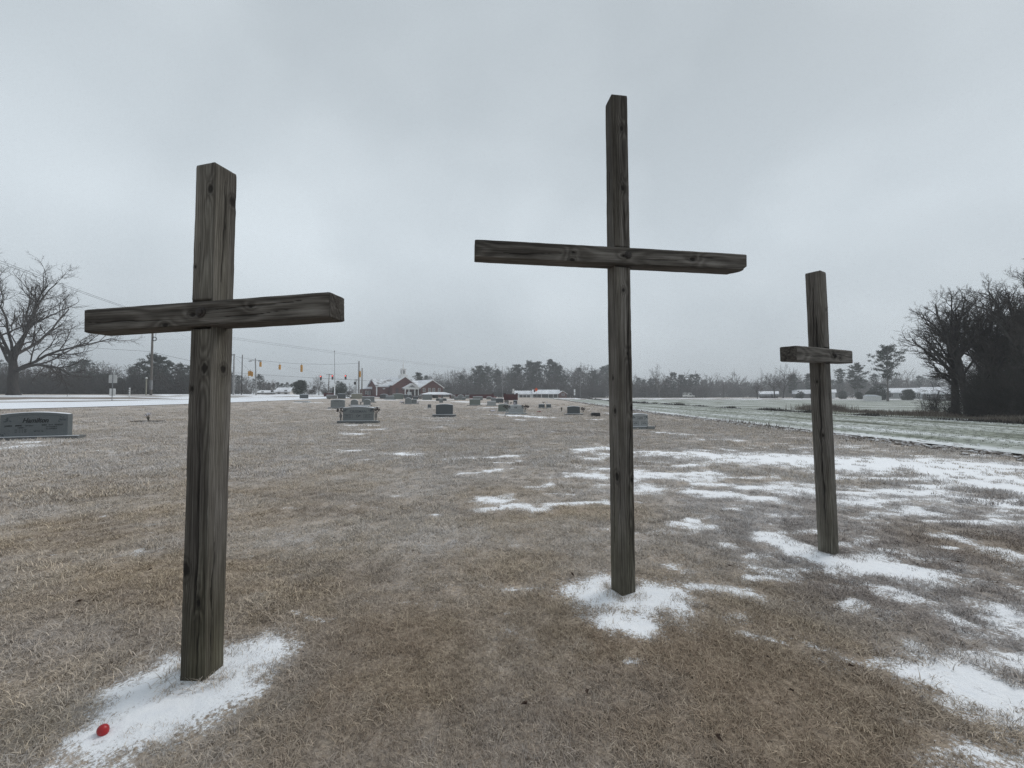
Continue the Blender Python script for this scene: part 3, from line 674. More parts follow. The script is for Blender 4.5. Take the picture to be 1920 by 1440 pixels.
def grass_mat(name, a, b_, c, frostc=(0.66, 0.65, 0.66)):
    m = bpy.data.materials.new(name); m.use_nodes = True
    n, l = m.node_tree.nodes, m.node_tree.links; b = n['Principled BSDF']; b.inputs['Roughness'].default_value = 0.8; b.inputs['Specular IOR Level'].default_value = 0.2
    def att(nm, ty='GEOMETRY'):
        q = n.new('ShaderNodeAttribute'); q.attribute_type = ty; q.attribute_name = nm; return q.outputs['Fac']
    def mx(f, p, q):
        x = n.new('ShaderNodeMix'); x.data_type = 'RGBA'; l.new(f, x.inputs[0])
        for k, v in ((6, p), (7, q)):
            if isinstance(v, tuple): x.inputs[k].default_value = (*v, 1)
            else: l.new(v, x.inputs[k])
        return x.outputs[2]
    bl = att('bl')
    straw = mx(bl, a[0], a[1]); grey = mx(bl, b_[0], b_[1])
    base = mx(att('tint', 'INSTANCER'), straw, grey)
    base = mx(att('warm', 'INSTANCER'), base, c)
    base = mx(att('frost', 'INSTANCER'), base, frostc)
    l.new(base, b.inputs['Base Color'])
    return m
M['grass'] = grass_mat('dry_grass', ((0.12, 0.092, 0.064), (0.78, 0.65, 0.485)), ((0.070, 0.060, 0.056), (0.42, 0.36, 0.33)), (0.27, 0.20, 0.148))
M['wheat_blade'] = grass_mat('wheat_blade', ((0.08, 0.10, 0.055), (0.17, 0.20, 0.12)), ((0.07, 0.09, 0.05), (0.16, 0.19, 0.12)), (0.24, 0.24, 0.17))

def clump_collection(name, specs, m):
    c = bpy.data.collections.new(name)
    for k, s in enumerate(specs):
        o = bpy.data.objects.new('%s_%02d' % (name, k), blades(*s)); o.data.materials.append(m); c.objects.link(o)
    return c

def scatter(name, pts, rot, scl, idx, attrs, coll, label=None):
    me = bpy.data.meshes.new(name); me.vertices.add(len(pts)); me.vertices.foreach_set('co', np.asarray(pts, np.float32).ravel())
    a = me.attributes.new('rot', 'FLOAT_VECTOR', 'POINT'); a.data.foreach_set('vector', np.asarray(rot, np.float32).ravel())
    a = me.attributes.new('scl', 'FLOAT', 'POINT'); a.data.foreach_set('value', np.asarray(scl, np.float32))
    a = me.attributes.new('vidx', 'INT', 'POINT'); a.data.foreach_set('value', np.asarray(idx, np.int32))
    for k, v in attrs.items(): fattr(me, k, v)
    me.update()
    o = obj(name, me); tag(o, kind='stuff')
    if label: o['label'] = label
    ng = bpy.data.node_groups.new(name + '_nodes', 'GeometryNodeTree')
    ng.interface.new_socket('Geometry', in_out='INPUT', socket_type='NodeSocketGeometry'); ng.interface.new_socket('Geometry', in_out='OUTPUT', socket_type='NodeSocketGeometry')
    n, l = ng.nodes, ng.links
    gi, go = n.new('NodeGroupInput'), n.new('NodeGroupOutput')
    ci = n.new('GeometryNodeCollectionInfo'); ci.inputs['Collection'].default_value = coll; ci.inputs['Separate Children'].default_value = True; ci.inputs['Reset Children'].default_value = True
    ip = n.new('GeometryNodeInstanceOnPoints'); ip.inputs['Pick Instance'].default_value = True
    def na(nm, ty):
        q = n.new('GeometryNodeInputNamedAttribute'); q.data_type = ty; q.inputs['Name'].default_value = nm; return q.outputs['Attribute']
    e2r = n.new('FunctionNodeEulerToRotation'); l.new(na('rot', 'FLOAT_VECTOR'), e2r.inputs[0])
    l.new(gi.outputs[0], ip.inputs['Points']); l.new(ci.outputs[0], ip.inputs['Instance']); l.new(na('vidx', 'INT'), ip.inputs['Instance Index'])
    l.new(e2r.outputs[0], ip.inputs['Rotation']); l.new(na('scl', 'FLOAT'), ip.inputs['Scale']); l.new(ip.outputs[0], go.inputs[0])
    md = o.modifiers.new('clumps', 'NODES'); md.node_group = ng
    return o

def build_grass():
    specs = [(80, .065, .014, .036, .0030, 1.5, k) for k in range(7)] + [(45, .07, .028, .062, .0030, 2.0, 20 + k) for k in range(4)] + [(26, .055, .018, .040, .0028, 1.2, 40 + k) for k in range(3)]
    specs += [(60, .09, .022, .05, .0055, 1.1, 60 + k) for k in range(5)]
    coll = clump_collection('grass_clump', specs, M['grass'])
    g = np.random.default_rng(3)
    XS, YS, SC, LV = [], [], [], []
    for r0, r1, dens, sc in ((.7, 3.2, 520, 1.0), (3.2, 5.5, 330, 1.1), (5.5, 9, 150, 1.35), (9, 15, 60, 1.7), (15, 27, 20, 2.3), (27, 48, 6.5, 2.8), (48, 80, 2.2, 3.4)):
        area = math.radians(150) / 2 * (r1 * r1 - r0 * r0); k = int(area * dens)
        r = np.sqrt(g.uniform(r0 * r0, r1 * r1, k)); a = np.radians(90) + np.radians(g.uniform(-75, 75, k))
        XS.append(r * np.cos(a)); YS.append(r * np.sin(a)); SC.append(np.full(k, sc)); LV.append(np.full(k, 0 if r1 <= 9 else 1))
    X, Y, S, LV = map(np.concatenate, (XS, YS, SC, LV))
    s = snow_field(X, Y) + (vn(X * 9, Y * 9, 0, 91) - .5) * .9
    ok = (X < 13.0) & (X > -36.8)
    ok &= g.uniform(0, 1, len(X)) < sstep(82, 34, np.hypot(X, Y))
    keep = g.uniform(0, 1, len(X)) < np.where(s > .5, np.where(Y > 5.2, .03, .11), np.where(s > .15, .5, np.where(s > -.15, .8, 1.0)))
    clear = fbm(X * 1.1, Y * 1.1, 0, 93, 3)
    ok &= keep
    ok &= np.hypot(X + 1.93, Y - 1.86) > .11
    X, Y, S, s, LV, clear = (v[ok] for v in (X, Y, S, s, LV, clear))
    Z = terrain(X, Y) + sstep(60, 20, np.hypot(X, Y)) * ((fbm(X * 1.3, Y * 1.3, 0, 3, 3) - .5) * 0.05 + 0.007 * sstep(-0.1, 0.5, snow_field(X, Y)) + (fbm(X * 7, Y * 7, 0, 4, 2) - .5) * 0.015)
    for cx, cy in ((-1.7827, 2.3214), (.911, 3.2812), (3.2407, 4.0916)):     # taller tufts the mower missed round each post
        kk = 26; a = g.uniform(0, 6.28, kk); rr = g.uniform(.09, .17, kk); ax, ay = cx + rr * np.cos(a), cy + rr * np.sin(a)
        X = np.append(X, ax); Y = np.append(Y, ay); Z = np.append(Z, terrain(ax, ay) + .008); S = np.append(S, g.uniform(.7, 1.2, kk)); s = np.append(s, np.full(kk, .1)); LV = np.append(LV, np.zeros(kk)); clear = np.append(clear, np.full(kk, .5))
    k = len(X)
    long_ = fbm(X * .8, Y * .8, 0, 95, 3) + g.uniform(-.2, .2, k)
    idx = np.where(s > .2, 11 + g.integers(0, 3, k), np.where(long_ > .60, 7 + g.integers(0, 4, k), g.integers(0, 7, k)))
    idx = np.where(LV == 1, 14 + g.integers(0, 5, k), idx)
    S = S * np.where(s > .2, .85, 1.0) * (.7 + .6 * clear) * g.uniform(.75, 1.25, k)
    rot = np.stack([g.normal(0, .12, k), g.normal(0, .12, k), g.uniform(0, 6.28, k)], -1)
    fr = np.clip(frost_field(X, Y) * .55 * (.4 + g.uniform(0, 1, k)) + .16 * sstep(-.4, .3, s), 0, .75)
    tint = np.clip(tint_field(X, Y) + g.uniform(-.25, .25, k), 0, 1)
    warm = np.clip((fbm(X * .7, Y * .9, 0, 97, 3) - .52) * 3.0, 0, .25) * g.uniform(.2, 1, k) + .70 * sstep(-1.9, -.6, X) * sstep(2.8, 1.2, X) * sstep(4.6, 2.4, Y) * g.uniform(.3, 1, k)
    warm = np.clip(warm, 0, .8)
    scatter('grass', np.stack([X, Y, Z], -1), rot, S, idx, dict(tint=tint, frost=fr, warm=warm), coll, 'short dead winter grass over the lawn')
build_grass()

def build_wheat():
    coll = clump_collection('wheat_clump', [(26, .10, .05, .10, .010, 1.2, 200 + k) for k in range(5)], M['wheat_blade'])
    g = np.random.default_rng(5)
    X, Y = [], []
    for row in np.arange(14.6, 28.4, .38):
        y = np.arange(5, 60, .26); y = y[g.uniform(0, 1, len(y)) < np.clip(14 / y, .12, .75)]
        X.append(row + g.normal(0, .04, len(y))); Y.append(y + g.normal(0, .06, len(y)))
    X, Y = np.concatenate(X), np.concatenate(Y); k = len(X)
    rot = np.stack([np.zeros(k), np.zeros(k), g.uniform(0, 6.28, k)], -1)
    scatter('wheat_shoots', np.stack([X, Y, terrain(X, Y) + .05], -1), rot, g.uniform(.6, 1.1, k), g.integers(0, 5, k), dict(tint=g.uniform(0, 1, k), frost=g.uniform(.1, .6, k), warm=g.uniform(0, .4, k)), coll, 'young green winter wheat shoots in rows')
build_wheat()

# rim of snowy clods along the wheat, and the strip of dead weeds between the two fields
def rocks(name, X, Y, S, m, seed, z=0.0):
    g = np.random.default_rng(seed)
    t = (1 + 5 ** .5) / 2
    I = np.array([(-1, t, 0), (1, t, 0), (-1, -t, 0), (1, -t, 0), (0, -1, t), (0, 1, t), (0, -1, -t), (0, 1, -t), (t, 0, -1), (t, 0, 1), (-t, 0, -1), (-t, 0, 1)]) / 1.9
    T = np.array([(0, 11, 5), (0, 5, 1), (0, 1, 7), (0, 7, 10), (0, 10, 11), (1, 5, 9), (5, 11, 4), (11, 10, 2), (10, 7, 6), (7, 1, 8), (3, 9, 4), (3, 4, 2), (3, 2, 6), (3, 6, 8), (3, 8, 9), (4, 9, 5), (2, 4, 11), (6, 2, 10), (8, 6, 7), (9, 8, 1)])
    k = len(X); V = I[None] * (1 + g.uniform(-.35, .35, (k, 12, 1))) * np.stack([S * g.uniform(.7, 1.5, k), S * g.uniform(.7, 1.8, k), S * g.uniform(.4, .8, k)], -1)[:, None, :]
    V = V + np.stack([X, Y, terrain(X, Y) + z + S * .15], -1)[:, None, :]
    me = np_mesh(name, V.reshape(-1, 3), (np.arange(k) * 12)[:, None, None] + T[None]) if False else np_mesh(name, V.reshape(-1, 3), ((np.arange(k) * 12)[:, None, None] + T[None]).reshape(-1, 3))
    return tag(obj(name, me, m), kind='stuff')
g = np.random.default_rng(15)
k = 4200; yy = 4 + 110 * g.uniform(0, 1, k) ** 1.6
rocks('soil_clods', 13.45 + g.normal(0, .42, k) + (fbm(yy * .2, yy * 0, 0, 33, 2) - .5) * 1.0, yy, g.uniform(.02, .085, k) * (1 + yy / 90), M['clod'], 16)['label'] = 'snow dusted soil clods heaped along the field edge'

def weed_strip(name, fx, y0, y1, n, hmin, hmax, wid, m, seed, spread, label, power=1.5):
    g = np.random.default_rng(seed)
    y = y0 + (y1 - y0) * g.uniform(0, 1, n) ** power
    dens = fbm(y * .35, y * 0, 0, seed, 3)
    h = g.uniform(hmin, hmax, n) * np.clip(dens * 3.4 - 1.0, .25, 1.5)
    x = fx(y) + g.normal(0, spread, n)
    z = terrain(x, y)
    yaw = g.uniform(0, 6.28, n); ln = g.uniform(.1, .9, n); sx, sy = -np.sin(yaw), np.cos(yaw); w = wid * g.uniform(.6, 1.5, n) * (1 + y / 60)
    tip = np.stack([x + np.cos(yaw) * h * ln, y + np.sin(yaw) * h * ln, z + h], -1)
    V = np.stack([np.stack([x - sx * w, y - sy * w, z - .03], -1), np.stack([x + sx * w, y + sy * w, z - .03], -1), tip], 1).reshape(-1, 3)
    me = np_mesh(name, V, np.arange(3 * n).reshape(-1, 3))
    tag(obj(name, me, m), label, kind='stuff')
weed_strip('dead_weeds', lambda y: 28.7 + .4 * np.sin(y * .11), 8, 170, 24000, .10, .42, .020, M['thicket'], 71, .40, 'dark dead weeds along the strip between two wheat fields')
weed_strip('dry_tussocks', lambda y: 13.3 + .5 * np.sin(y * .3), 7, 120, 4000, .05, .20, .014, M['weed'], 72, .5, 'dry brown tussocks along the lawn edge')
weed_strip('dry_undergrowth', lambda y: 31.8 + (y - 20) * .12, 14, 46, 22000, .15, .62, .018, M['weed'], 73, 1.1, 'dry brown undergrowth at the foot of the dark grove', 1.0)

# fallen leaves
def leaf(px, py, s, label):
    x, y, z = ground_at(px, py); s *= .65
    n = 9; vs = [(0, 0, .012)]
    for k in range(n):
        a = 2 * math.pi * k / n; rr = s * (1.0 if k % 2 else .55) * (1.25 if k in (4, 5) else 1)
        vs.append((rr * math.cos(a), .6 * rr * math.sin(a), .010 + s * .45 * abs(math.sin(a)) + s * .25 * R.random()))
    vs += [(v[0] * .98, v[1] * .98, v[2] - .0015) for v in vs]
    f = [(0, 1 + k, 1 + (k + 1) % n) for k in range(n)] + [(n + 1, n + 2 + (k + 1) % n, n + 2 + k) for k in range(n)] + [(1 + k, n + 2 + k, n + 2 + (k + 1) % n, 1 + (k + 1) % n) for k in range(n)]
    o = MB().add(vs, f).build('fallen_leaf', M['leaf_dead'], None, (x, y, z + .02), (R.uniform(-.3, .3), R.uniform(-.3, .3), R.uniform(0, 6)))
    tag(o, label, 'leaf', 'dead leaves on the lawn')
for px, py, s, lb in ((1072, 1084, .045, 'dark curled leaf at the snow edge left of the middle cross'), (985, 1333, .035, 'dark leaf on brown grass at bottom centre'),
                      (1345, 1400, .04, 'black curled leaf at the bottom edge right of centre'), (1368, 1068, .03, 'small dark leaf in the grass between middle and right cross'),
                      (1438, 1244, .028, 'dark leaf on brown grass right of the middle cross'), (1595, 1260, .03, 'dark twig-like leaf in the lower right grass'),
                      (1485, 1306, .025, 'tiny dark leaf right of centre low in the grass'), (148, 1137, .035, 'dark leaf in the grass left of the left cross'),
                      (282, 1075, .03, 'brown leaf in the grass just left of the left post'), (935, 957, .03, 'dark speck of leaf on the small snow patch in the middle'),
                      (1100, 1310, .03, 'pale edged dark leaf below the middle cross'), (1720, 1022, .03, 'dark leaf in the grass right of the right cross'),
                      (1798, 1062, .035, 'dark leaf far right in the grey grass'), (840, 826, .05, 'dark leaf out on the middle lawn')):
    leaf(px, py, s, lb)

# ------------------------------------------------------------------ headstones
def text_mesh(s, size, bold=0.0, shear=0.0, depth=0.004, space=1.0):
    c = bpy.data.curves.new('lettering', 'FONT'); c.body = s; c.size = size; c.align_x = 'CENTER'; c.align_y = 'CENTER'
    c.offset = bold; c.shear = shear; c.extrude = depth; c.space_character = space; c.resolution_u = 3
    o = bpy.data.objects.new('tmp', c); col.objects.link(o)
    bpy.context.view_layer.update()
    me = bpy.data.meshes.new_from_object(o.evaluated_get(bpy.context.evaluated_depsgraph_get()))
    bpy.data.objects.remove(o); bpy.data.curves.remove(c)
    return me

def lettering(parent, s, x, z, size, yface, m, bold=0.0, shear=0.0, wide=None):
    me = text_mesh(s, size, bold, shear)
    if wide:
        xs = [v.co.x for v in me.vertices]; k = wide / max(1e-6, max(xs) - min(xs))
        for v in me.vertices: v.co.x *= k
    me.name = 'lettering'
    return obj('lettering', me, m, parent, (x, yface - .0015, z), (math.pi / 2, 0, 0))

def marks(root, x, z, w, h, n, yf, m, seed=0):
    """worn, unreadable carved characters: short uneven strokes"""
    g = random.Random(seed); mb = MB(); st = w / n
    for k in range(n):
        if n > 6 and g.random() < .14: continue
        a = x - w / 2 + k * st; b = a + st * .72; t = st * .26
        for q in range(3):
            if q == 0: mb.box(a, a + t, yf - .003, yf + .002, z - h / 2, z + h / 2)
            elif q == 1 and g.random() < .7: mb.box(a + t, b, yf - .003, yf + .002, *((z + h / 2 - t, z + h / 2) if g.random() < .5 else (z - t / 2, z + t / 2)))
            elif q == 2 and g.random() < .7: mb.box(b, b + t * .8, yf - .003, yf + .002, z - h / 2 * g.choice((1, .1)), z + h / 2 * g.choice((1, .2)))
    return tag(mb.build('worn_lettering', m, root), kind='stuff')

def top_profile(style, w, h):
    """outline of the die, counter-clockwise seen from the front"""
    b = [(-w / 2, 0), (w / 2, 0)]
    n = 14
    if style == 'flat': t = [(w / 2, h), (-w / 2, h)]
    elif style == 'serp':                                   # shallow serpentine crown
        t = [(w / 2 - w * k / n, h - .09 * h * (1 - math.sin(math.pi * min(1, max(0, (k / n - .0)))) ** .9)) for k in range(n + 1)]
    elif style == 'arch':
        t = [(w / 2 - w * k / n, h * (.72 + .28 * math.sin(math.pi * k / n) ** .6)) for k in range(n + 1)]
    elif style == 'slope': t = [(w / 2, h * .82), (w / 2 * .82, h), (-w / 2 * .82, h), (-w / 2, h * .82)]
    return b + t

ROW = 'gravestones across the cemetery lawn'
def stone(px0, px1, yt, yb, style='serp', tone='granite', plinth=None, label='', snow=True, yaw=0.07, thick=None, name=None, ph_px=None, base_tone='plinth', fix=None):
    """die between px0..px1, crown at yt, foot of the whole stone at yb; plinth = (px0, px1) of the base slab"""
    pc = (px0 + px1) / 2
    x, y, z = ground_at(pc, yb)
    k = y / FPX
    w = (px1 - px0) * k / math.cos(yaw) * .985; hp = (ph_px or 0) * k; h = (yb - yt) * k - hp
    th = thick or min(.24, max(.14, w * .16))
    if fix: x, y, w = fix; z = float(terrain(x, y)); y -= th
    root = thing('gravestone', label, 'gravestone', (x, y + th, z), yaw, ROW)
    if plinth:
        a, b = ((plinth[0] - pc) * k, (plinth[1] - pc) * k) if not fix else (-w / 2 - .36, w / 2 + .36)
        o = MB().box(a, b, -th / 2 - .10, th / 2 + .10, -.05, hp).build('plinth', M[base_tone], root); bevel(o, .012, 1)
        if snow:
            s = MB().box(a + .02, b - .02, -th / 2 - .095, -th / 2 - .004, hp + .001, hp + .014 + .006 * (y > 30)).build('snow_strip', M['snow'], root)
    d = MB().prism([(px_, hp + pz) for px_, pz in top_profile(style, w, h)], -th / 2, th / 2).build('die', M[tone], root); bevel(d, .008, 1)
    if snow and style != 'slope':
        pr = [(q[0] * .97, q[1]) for q in top_profile(style, w, h)[2:]]
        up = .012 + .0006 * y
        vs = []; n = len(pr)
        for (qx, qz) in pr:
            vs += [(qx, -th / 2 + .012, hp + qz - .004), (qx, th / 2 - .012, hp + qz - .004), (qx, th / 2 - .03, hp + qz + up), (qx, -th / 2 + .03, hp + qz + up)]
        fs = []
        for i in range(n - 1):
            for j in range(4): fs.append((i * 4 + j, i * 4 + (j + 1) % 4, (i + 1) * 4 + (j + 1) % 4, (i + 1) * 4 + j))
        fs += [(3, 2, 1, 0), tuple(range(4 * n - 4, 4 * n))]
        MB().add(vs, fs).build('snow_cap', M['snow'], root)
    return root, dict(w=w, h=h, hp=hp, th=th, x=x, y=y, z=z, k=k)

def frame_rect(root, x0, x1, z0, z1, t, yf, m):
    mb = MB().box(x0, x1, yf - .004, yf + .002, z0, z0 + t).box(x0, x1, yf - .004, yf + .002, z1 - t, z1).box(x0, x0 + t, yf - .0035, yf + .002, z0 + t, z1 - t).box(x1 - t, x1, yf - .0035, yf + .002, z0 + t, z1 - t)
    return mb.build('carved_border', m, root)

def carved_spray(root, cx, cz, r, yf, m, seed):
    g = R.__class__(seed); mb = MB()
    for k in range(11):
        a = g.uniform(0, 6.28); q = g.uniform(.1, .9) * r; ex, ez = cx + q * math.cos(a), cz + q * math.sin(a); b = g.uniform(0, 3.14); L, w = r * .42, r * .13
        mb.add([(ex - L * math.cos(b), yf - .003, ez - L * math.sin(b)), (ex + w * math.sin(b), yf - .004, ez - w * math.cos(b)), (ex + L * math.cos(b), yf - .003, ez + L * math.sin(b)), (ex - w * math.sin(b), yf - .004, ez + w * math.cos(b)), (ex, yf + .004, ez)],
               [(0, 1, 2, 3), (1, 0, 4), (2, 1, 4), (3, 2, 4), (0, 3, 4)])
    return tag(mb.build('carved_flowers', m, root), kind='stuff')

# nearest stone at the left edge
M['granite_mid'] = mat('granite_mid', (0.098, 0.112, 0.118), (0.135, 0.15, 0.155), 50, 0.5, 0.1, 120)
rt, q = stone(2, 131, 774, 826, 'serp', 'granite_mid', (46, 87), 'long dark grey gravestone at the left edge with black script lettering', True, .35, .26, ph_px=6, fix=(-17.66, 14.72, 1.86))
yf = -q['th'] / 2; W, Hh, hp = q['w'], q['h'], q['hp']
lettering(rt, 'Hamilton', 0.02, hp + Hh * .66, .24, yf, M['letter'], .006, .35, .72)
for s, xx, zz, sz, ww in (('JAMES', -.70, .45, .075, .20), ('JIMMY', -.42, .455, .075, .20), ('MARY', .27, .47, .075, .14), ('BRADLEY', .68, .475, .075, .25)):
    lettering(rt, s, xx, hp + Hh * zz, sz, yf, M['letter'], .001, 0, ww)
for xx, zz, ww, nn in ((-.14, .455, .22, 6), (.45, .475, .12, 4), (-.34, .37, .22, 7), (-.36, .28, .32, 10), (-.36, .20, .32, 10), (.46, .39, .34, 9), (.46, .31, .34, 9), (.12, .22, .26, 9)):
    marks(rt, xx, hp + Hh * zz, ww, .045, nn, yf, M['letter'], int(abs(xx) * 100) + nn)
carved_spray(rt, -W * .40, hp + Hh * .70, .13, yf, M['carving'], 4); carved_spray(rt, W * .40, hp + Hh * .70, .13, yf, M['carving'], 5); carved_spray(rt, -W * .45, hp + Hh * .10, .09, yf, M['carving'], 6)
arc = MB().tube([(W * .72 * (t - .5), yf - .001, hp + Hh * (.845 + .045 * math.sin(math.pi * t))) for t in np.linspace(0, 1, 16)], .006, 4).build('carved_line', M['carving'], rt)

def flowers(name, x, y, z, h, r, m, label, vase=None, vh=0.3, n=26, stems=True, seed=1, flat=1.0, cat='flowers'):
    """a vase or bunch of artificial flowers"""
    root = thing(name, label, cat, (x, y, z))
    g = random.Random(seed)
    z0 = 0
    if vase:
        v = MB().lathe([(.05, 0), (.055, .02), (.035, .05), (.045, .12 * vh / .3), (.075, .22 * vh / .3), (.065, vh), (.085, vh + .02)], 10).build('vase', M[vase], root); z0 = vh
    mb = MB()
    for k in range(n):
        a, e = g.uniform(0, 6.28), g.uniform(0, 1) ** .5; rr = r * e
        px, py, pz = rr * math.cos(a), rr * math.sin(a), z0 + h * (.45 + .55 * g.random() * (1.1 - .5 * e)) * flat
        s = r * g.uniform(.16, .30)
        vs = [(px + s * math.cos(t) * g.uniform(.6, 1.2), py + s * math.sin(t) * g.uniform(.6, 1.2), pz + g.uniform(-.4, .4) * s) for t in (0, 1.26, 2.51, 3.77, 5.03)] + [(px, py, pz + s * .8), (px, py, pz - s * .7)]
        mb.add(vs, [(i, (i + 1) % 5, 5) for i in range(5)] + [((i + 1) % 5, i, 6) for i in range(5)])
    tag(mb.build('blossoms', M[m], root), kind='stuff')
    if stems:
        sb = MB()
        for k in range(9):
            a = g.uniform(0, 6.28); rr = r * g.uniform(.3, 1.15)
            sb.tube([(0, 0, z0 - .02), (rr * .4 * math.cos(a), rr * .4 * math.sin(a), z0 + h * .35), (rr * math.cos(a), rr * math.sin(a), z0 + h * g.uniform(.5, 1))], [.008, .007, .012], 3)
        tag(sb.build('stems', M['flower_dark'], root), kind='stuff')
    return root

# flat bronze marker with a leaning vase
x, y, z = ground_at(277, 791)
mk = thing('grave_marker', 'flat bronze grave marker with a flower vase, out on the left lawn', 'grave marker', (x, y, z), .03)
bevel(MB().box(-.78, .78, -.32, .32, -.02, .07).build('plate', M['bronze'], mk), .02, 1)
fl = flowers('flower_vase', x + .05, y, z + .07, .26, .17, 'flower_white', 'leaning bronze vase of pale flowers on the flat marker', 'bronze', .22, 18, True, 3)
fl.rotation_euler = (0, -.18, 0)

rt, q = stone(641, 697.5, 763, 794.5, 'serp', 'granite', (632, 707), 'broad grey gravestone with carved corners and a flower vase on each side', True, .09, .26, ph_px=5)
yf = -q['th'] / 2; W, Hh, hp = q['w'], q['h'], q['hp']
lettering(rt, 'CRISSMAN', 0, hp + Hh * .66, .20, yf, M['letter_faint'], .004, 0, W * .54)
for sx in (-1, 1):
    frame_rect(rt, sx * W * .32 - W * .145, sx * W * .32 + W * .145, hp + Hh * .20, hp + Hh * .47, .014, yf, M['letter_faint'])
    for r_ in range(2): marks(rt, sx * W * .32, hp + Hh * (.40 - .12 * r_), W * .2, .07, 5, yf, M['letter_faint'], r_ + 3 * sx)
    carved_spray(rt, sx * W * .42, hp + Hh * .76, .15, yf, M['letter_faint'], 8 + sx)
carved_spray(rt, 0, hp + Hh * .32, .14, yf, M['letter_faint'], 12)
flowers('flower_vase', q['x'] - 32.5 * q['k'], q['y'] + .14, q['z'] + hp, .42, .22, 'flower_dark', 'stone vase of dark flowers on the left end of the broad stone', 'granite_brown', .36, 22, True, 5)
flowers('flower_vase', q['x'] + 33.0 * q['k'], q['y'] + .22, q['z'] + hp, .44, .22, 'flower_dark', 'stone vase of dark flowers on the right end of the broad stone', 'granite_brown', .36, 22, True, 6)

rt, q = stone(619, 644.7, 749.3, 766.3, 'serp', 'granite', (614.5, 649), 'grey gravestone with faint lettering behind the left vase of the broad stone', True, .05, ph_px=2.4)
marks(rt, 0, q['hp'] + q['h'] * .74, q['w'] * .66, .12, 9, -q['th'] / 2, M['letter_faint'], 14)
for sx in (-1, 1): frame_rect(rt, sx * q['w'] * .24 - .22, sx * q['w'] * .24 + .22, q['hp'] + q['h'] * .25, q['hp'] + q['h'] * .52, .012, -q['th'] / 2, M['letter_faint'])
stone(657, 670.6, 749.5, 760.5, 'arch', 'granite', (653.5, 674.5), 'small arched grey stone, left of a pair with a pot between', True, .05, ph_px=1.6)
stone(681, 694.2, 748.8, 760.5, 'arch', 'granite', (676, 697), 'small arched grey stone, right of a pair with a pot between', True, .05, ph_px=1.6)
x, y, z = ground_at(676, 761)
flowers('flower_pot', x, y + .1, z + .10, .12, .12, 'flower_dark', 'dark round pot between the two small arched stones', 'granite_black', .36, 8, False, 9, cat='pot')
x, y, z = ground_at(675, 762.4)
sl = thing('grave_slab', 'low stone slab under snow in front of the paired arched stones', 'grave slab', (x, y, z), .05)
bevel(MB().box(-1.25, 1.25, -.3, .45, -.03, .10).build('slab', M['plinth'], sl), .015, 1)
bevel(MB().box(-1.22, 1.22, -.27, .42, .101, .155).build('snow_layer', M['snow'], sl), .02, 1)
x, y, z = ground_at(704, 765.6)
sl = thing('grave_slab', 'low stone slab under snow behind the right vase of the broad stone', 'grave slab', (x, y, z), .05)
bevel(MB().box(-.55, .40, -.2, .3, -.03, .10).build('slab', M['plinth'], sl), .015, 1)
bevel(MB().box(-.53, .38, -.18, .28, .101, .17).build('snow_layer', M['snow'], sl), .02, 1)

